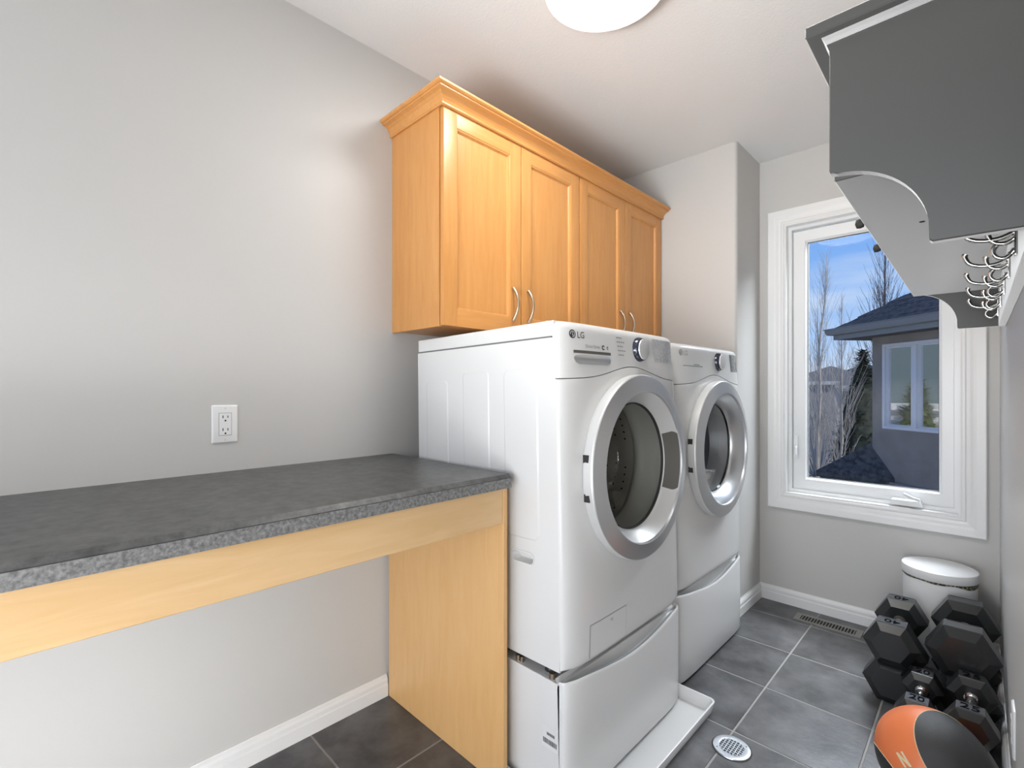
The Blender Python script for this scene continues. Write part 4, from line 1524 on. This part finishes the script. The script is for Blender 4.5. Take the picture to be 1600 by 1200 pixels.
bm = NB()
Tp, Ep, Pp, Bp = nl(-2.17, 10.02, -0.30), nl(-1.05, 9.98, -0.30), nl(-1.36, 10.32, 0.27), nl(-1.75, 11.3, -0.30)
Tt = [bm.verts.new(p) for p in (Tp, Ep, Pp, Bp)]
bm.faces.new((Tt[0], Tt[1], Tt[2]))
bm.faces.new((Tt[3], Tt[0], Tt[2]))
lower = [bm.verts.new(p - Vector((0, 0, 0.10))) for p in (Tp, Ep, Pp, Bp)]
bm.faces.new((Tt[0], lower[0], lower[1], Tt[1]))
bm.faces.new((Tt[3], lower[3], lower[0], Tt[0]))
bm.faces.new((lower[0], lower[3], lower[2], lower[1]))
obj('lower_roof', bm, M['shingle'], nb)
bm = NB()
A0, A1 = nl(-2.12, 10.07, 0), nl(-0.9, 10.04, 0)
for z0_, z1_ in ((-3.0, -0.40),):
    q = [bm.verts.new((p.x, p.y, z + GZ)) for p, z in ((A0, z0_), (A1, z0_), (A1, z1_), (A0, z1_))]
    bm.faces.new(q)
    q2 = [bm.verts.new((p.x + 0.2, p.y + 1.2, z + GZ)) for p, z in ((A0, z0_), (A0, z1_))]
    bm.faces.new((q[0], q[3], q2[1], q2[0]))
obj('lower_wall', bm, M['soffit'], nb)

# ground
bm = NB()
box(bm, -120, 80, 4.0, 140, -3.2, -3.0)
gr = struct('ground', bm, M['ground'])


# far houses
def house(label, loc, rz, w_, d_, h_, rh, wm, rm, group=None, wins=()):
    t = thing('house', label, 'house', loc, rz, group)
    bm = NB()
    box(bm, -w_ / 2, w_ / 2, -d_ / 2, d_ / 2, 0, h_)
    obj('wall', bm, wm, t)
    o_ = 0.22
    bm = NB()
    a = w_ / 2 + o_
    b = d_ / 2 + o_
    r_ = max(0.1, a - b)
    v = [bm.verts.new(p) for p in ((-a, -b, h_), (a, -b, h_), (a, b, h_), (-a, b, h_), (-r_, 0, h_ + rh), (r_, 0, h_ + rh))]
    for q in ((0, 1, 5, 4), (1, 2, 5), (2, 3, 4, 5), (3, 0, 4), (3, 2, 1, 0)):
        bm.faces.new([v[i] for i in q])
    obj('roof', bm, rm, t)
    bm = NB()
    for x0, x1, y0, y1 in ((-a, a, -b - 0.03, -b), (-a, a, b, b + 0.03), (-a - 0.03, -a, -b, b), (a, a + 0.03, -b, b)):
        box(bm, x0, x1, y0, y1, h_ - 0.18, h_ + 0.03)
    obj('fascia', bm, M['siding'], t)
    for face, u, z, ww, hh in wins:
        bm = NB()
        if face == 'x':
            box(bm, w_ / 2, w_ / 2 + 0.06, u - ww / 2, u + ww / 2, z, z + hh)
        else:
            box(bm, u - ww / 2, u + ww / 2, -d_ / 2 - 0.06, -d_ / 2, z, z + hh)
        f = obj('window', bm, M['siding'], t)
        for s in (-1, 1):
            bm = NB()
            if face == 'x':
                box(bm, w_ / 2 + 0.05, w_ / 2 + 0.08, u + s * ww / 4 - ww * 0.2, u + s * ww / 4 + ww * 0.2, z + 0.1, z + hh - 0.1)
            else:
                box(bm, u + s * ww / 4 - ww * 0.2, u + s * ww / 4 + ww * 0.2, -d_ / 2 - 0.08, -d_ / 2 - 0.05, z + 0.1, z + hh - 0.1)
            obj('pane', bm, M['darkpane'], f)
    return t


house('tan house with a brown roof at the far left of the window view', (-11.8, 37.0, -3.0), 0.25, 9, 8, 4.6, 1.6, M['siding2'], M['froof'], wins=(('x', 0, 3.0, 1.4, 1.2), ('y', 1, 3.0, 1.6, 1.2)))
house('pale house with a grey roof behind the bare trees', (-9.3, 48.0, -3.0), 0.15, 8, 9, 4.4, 1.7, M['siding'], M['froof'], wins=(('x', 1, 2.9, 1.4, 1.2), ('y', 1.5, 2.9, 1.4, 1.2)))
house('dark-roofed house on the horizon between the pale house and the conifers', (-9.5, 66.0, -3.0), 0.1, 9, 9, 4.8, 2.2, M['siding2'], M['shingle'], wins=(('y', 0, 3.0, 1.6, 1.2),))
house('pale siding house with green-grey roof reflected in the window of the stucco house', (-14.0, 8.6, -3.0), 0.05, 8, 11, 3.7, 2.5, M['siding'], M['groof'],
      wins=(('x', 1.2, 3.02, 0.9, 0.5), ('x', -2.6, 3.02, 0.9, 0.5)))


# trees
def twig_tree(label, loc, h, seed, spread, nb_, base_r, lean=0.0, group=None, mt='bark', up=1.0, nsub=3):
    random.seed(seed)
    t = thing('bare_tree', label, 'tree', loc, 0, group)
    bm = NB()
    tp = [(lean * (i / 6) ** 1.5 + 0.06 * random.uniform(-1, 1), 0.06 * random.uniform(-1, 1), h * 0.92 * i / 6) for i in range(7)]
    tube(bm, tp, [base_r * (1 - 0.88 * i / 6) for i in range(7)], 6)
    trunk = obj('trunk', bm, M[mt], t, smooth=True)
    bm = NB()
    for k in range(nb_):
        q = random.uniform(0.12, 0.92)
        i = int(q * 6)
        f = q * 6 - i
        p0 = Vector(tp[i]).lerp(Vector(tp[min(i + 1, 6)]), f)
        a = random.uniform(0, 2 * PI)
        ln = h * random.uniform(0.16, 0.42) * (1.15 - q)
        out = spread * random.uniform(0.35, 1.0) * (1.1 - q)
        rad = max(0.006, base_r * 0.24 * (1.05 - q))
        P = []
        for j in range(6):
            u = j / 5
            P.append(p0 + Vector((math.cos(a) * out * u ** 0.75, math.sin(a) * out * u ** 0.75, ln * up * u ** 1.2)) + Vector((random.uniform(-1, 1), random.uniform(-1, 1), random.uniform(-1, 1))) * 0.03 * u)
        tube(bm, P, [rad * (1 - 0.75 * j / 5) for j in range(6)], 4, cap=False)
        for s in range(nsub):
            j = random.randint(1, 4)
            b0 = P[j].lerp(P[j + 1], random.random())
            a2 = a + random.uniform(-1.3, 1.3)
            l2 = ln * random.uniform(0.2, 0.5)
            P2 = [b0 + Vector((math.cos(a2) * l2 * 0.42 * u, math.sin(a2) * l2 * 0.42 * u, l2 * u * up)) + Vector((random.uniform(-1, 1), random.uniform(-1, 1), 0)) * 0.02 for u in (0, 0.35, 0.7, 1)]
            tube(bm, P2, [rad * 0.55, rad * 0.45, rad * 0.35, rad * 0.2], 3, cap=False)
    br = obj('branches', bm, M[mt], t)
    br['kind'] = 'stuff'
    return t


TG = 'bare winter trees beyond the window'
twig_tree('tall slender bare tree rising nearest the left edge of the window glass', (-3.55, 16.4, -3.0), 8.8, 1, 0.50, 85, 0.07, 0.25, TG)
twig_tree('bare tree with pale trunk just right of the tall slender one', (-3.42, 19.0, -3.0), 7.9, 2, 0.66, 85, 0.065, 0.05, TG)
twig_tree('shorter bare tree at the left edge of the window view', (-4.45, 19.0, -3.0), 6.6, 5, 0.9, 70, 0.06, -0.15, TG)
twig_tree('bare tree with dried leaves standing behind the dark hip roof', (-3.25, 27.5, -3.0), 13.2, 7, 1.3, 110, 0.12, 0.1, TG, mt='bark2')
twig_tree('second bare tree behind the dark hip roof, farther right', (-1.45, 23.0, -3.0), 12.0, 9, 1.15, 100, 0.12, 0.1, TG, mt='bark2')


def conifer(label, loc, h, r, seed, m, n=900, group=None, shape=1.0):
    random.seed(seed)
    t = thing('conifer', label, 'tree', loc, 0, group)
    bm = NB()
    tube(bm, [(0, 0, 0), (0, 0, h * 0.95)], [0.12, 0.02], 6)
    obj('trunk', bm, M['bark2'], t)
    bm = NB()
    lathe(bm, [(h * 0.04, 0.0), (h * 0.05, r * 0.72), (h * 0.3, r * 0.68 * 0.85), (h * 0.6, r * 0.4), (h * 0.96, 0.02)], 'z', (0, 0, 0), 14)
    obj('crown', bm, m, t, smooth=True)
    bm = NB()
    for k in range(n):
        q = random.random() ** 0.8
        a = random.uniform(0, 2 * PI)
        rr_ = r * (1 - q) ** shape * random.uniform(0.6, 1.0) + 0.05
        c_ = Vector((rr_ * math.cos(a), rr_ * math.sin(a), h * (0.06 + 0.92 * q)))
        d1 = Vector((math.cos(a), math.sin(a), random.uniform(-0.5, 0.6))).normalized() * random.uniform(0.12, 0.32) * (r / 1.5)
        d2 = d1.cross(Vector((0, 0, 1))).normalized() * random.uniform(0.04, 0.10) * (r / 1.5)
        vs = [bm.verts.new(c_ - d1 * 0.4 - d2), bm.verts.new(c_ - d1 * 0.4 + d2), bm.verts.new(c_ + d1)]
        bm.faces.new(vs)
    ob = obj('foliage', bm, m, t, recalc=False)
    ob['kind'] = 'stuff'


conifer('dark spruce standing left of the stucco wall', (-2.95, 20.0, -3.0), 5.6, 1.5, 21, M['needle'], 1500)
conifer('taller dark spruce close behind the stucco wall corner', (-2.55, 24.5, -3.0), 7.3, 1.5, 22, M['needle'], 1200)
conifer('clipped green cedar cone reflected in the window of the stucco house', (-8.6, 8.90, -3.0), 4.5, 1.25, 31, M['cedar'], 1600, shape=0.8)


def shrub(label, loc, r, seed, group):
    random.seed(seed)
    t = thing('bare_shrub', label, 'shrub', loc, 0, group)
    bm = NB()
    for k in range(70):
        a, el = random.uniform(0, 2 * PI), random.uniform(0.5, 1.45)
        ln = r * random.uniform(0.7, 1.25)
        P = [Vector((math.cos(a) * math.cos(el) * ln * u + random.uniform(-.05, .05), math.sin(a) * math.cos(el) * ln * u + random.uniform(-.05, .05), math.sin(el) * ln * u)) for u in (0, .3, .6, 1)]
        tube(bm, P, [0.022, 0.017, 0.012, 0.006], 3, cap=False)
    o = obj('stems', bm, M['bark'], t)
    o['kind'] = 'stuff'


shrub('bare shrub on dry ground at the lower left of the window view', (-4.3, 14.3, -3.0), 1.7, 41, 'bare shrubs beyond the lower roof')
shrub('bare shrub between the lower roof and the dark spruces', (-2.75, 15.2, -3.0), 1.9, 42, 'bare shrubs beyond the lower roof')
shrub('bare shrub farther back between the tall slender tree and the tan house', (-5.5, 25.5, -3.0), 2.7, 43, 'bare shrubs beyond the lower roof')
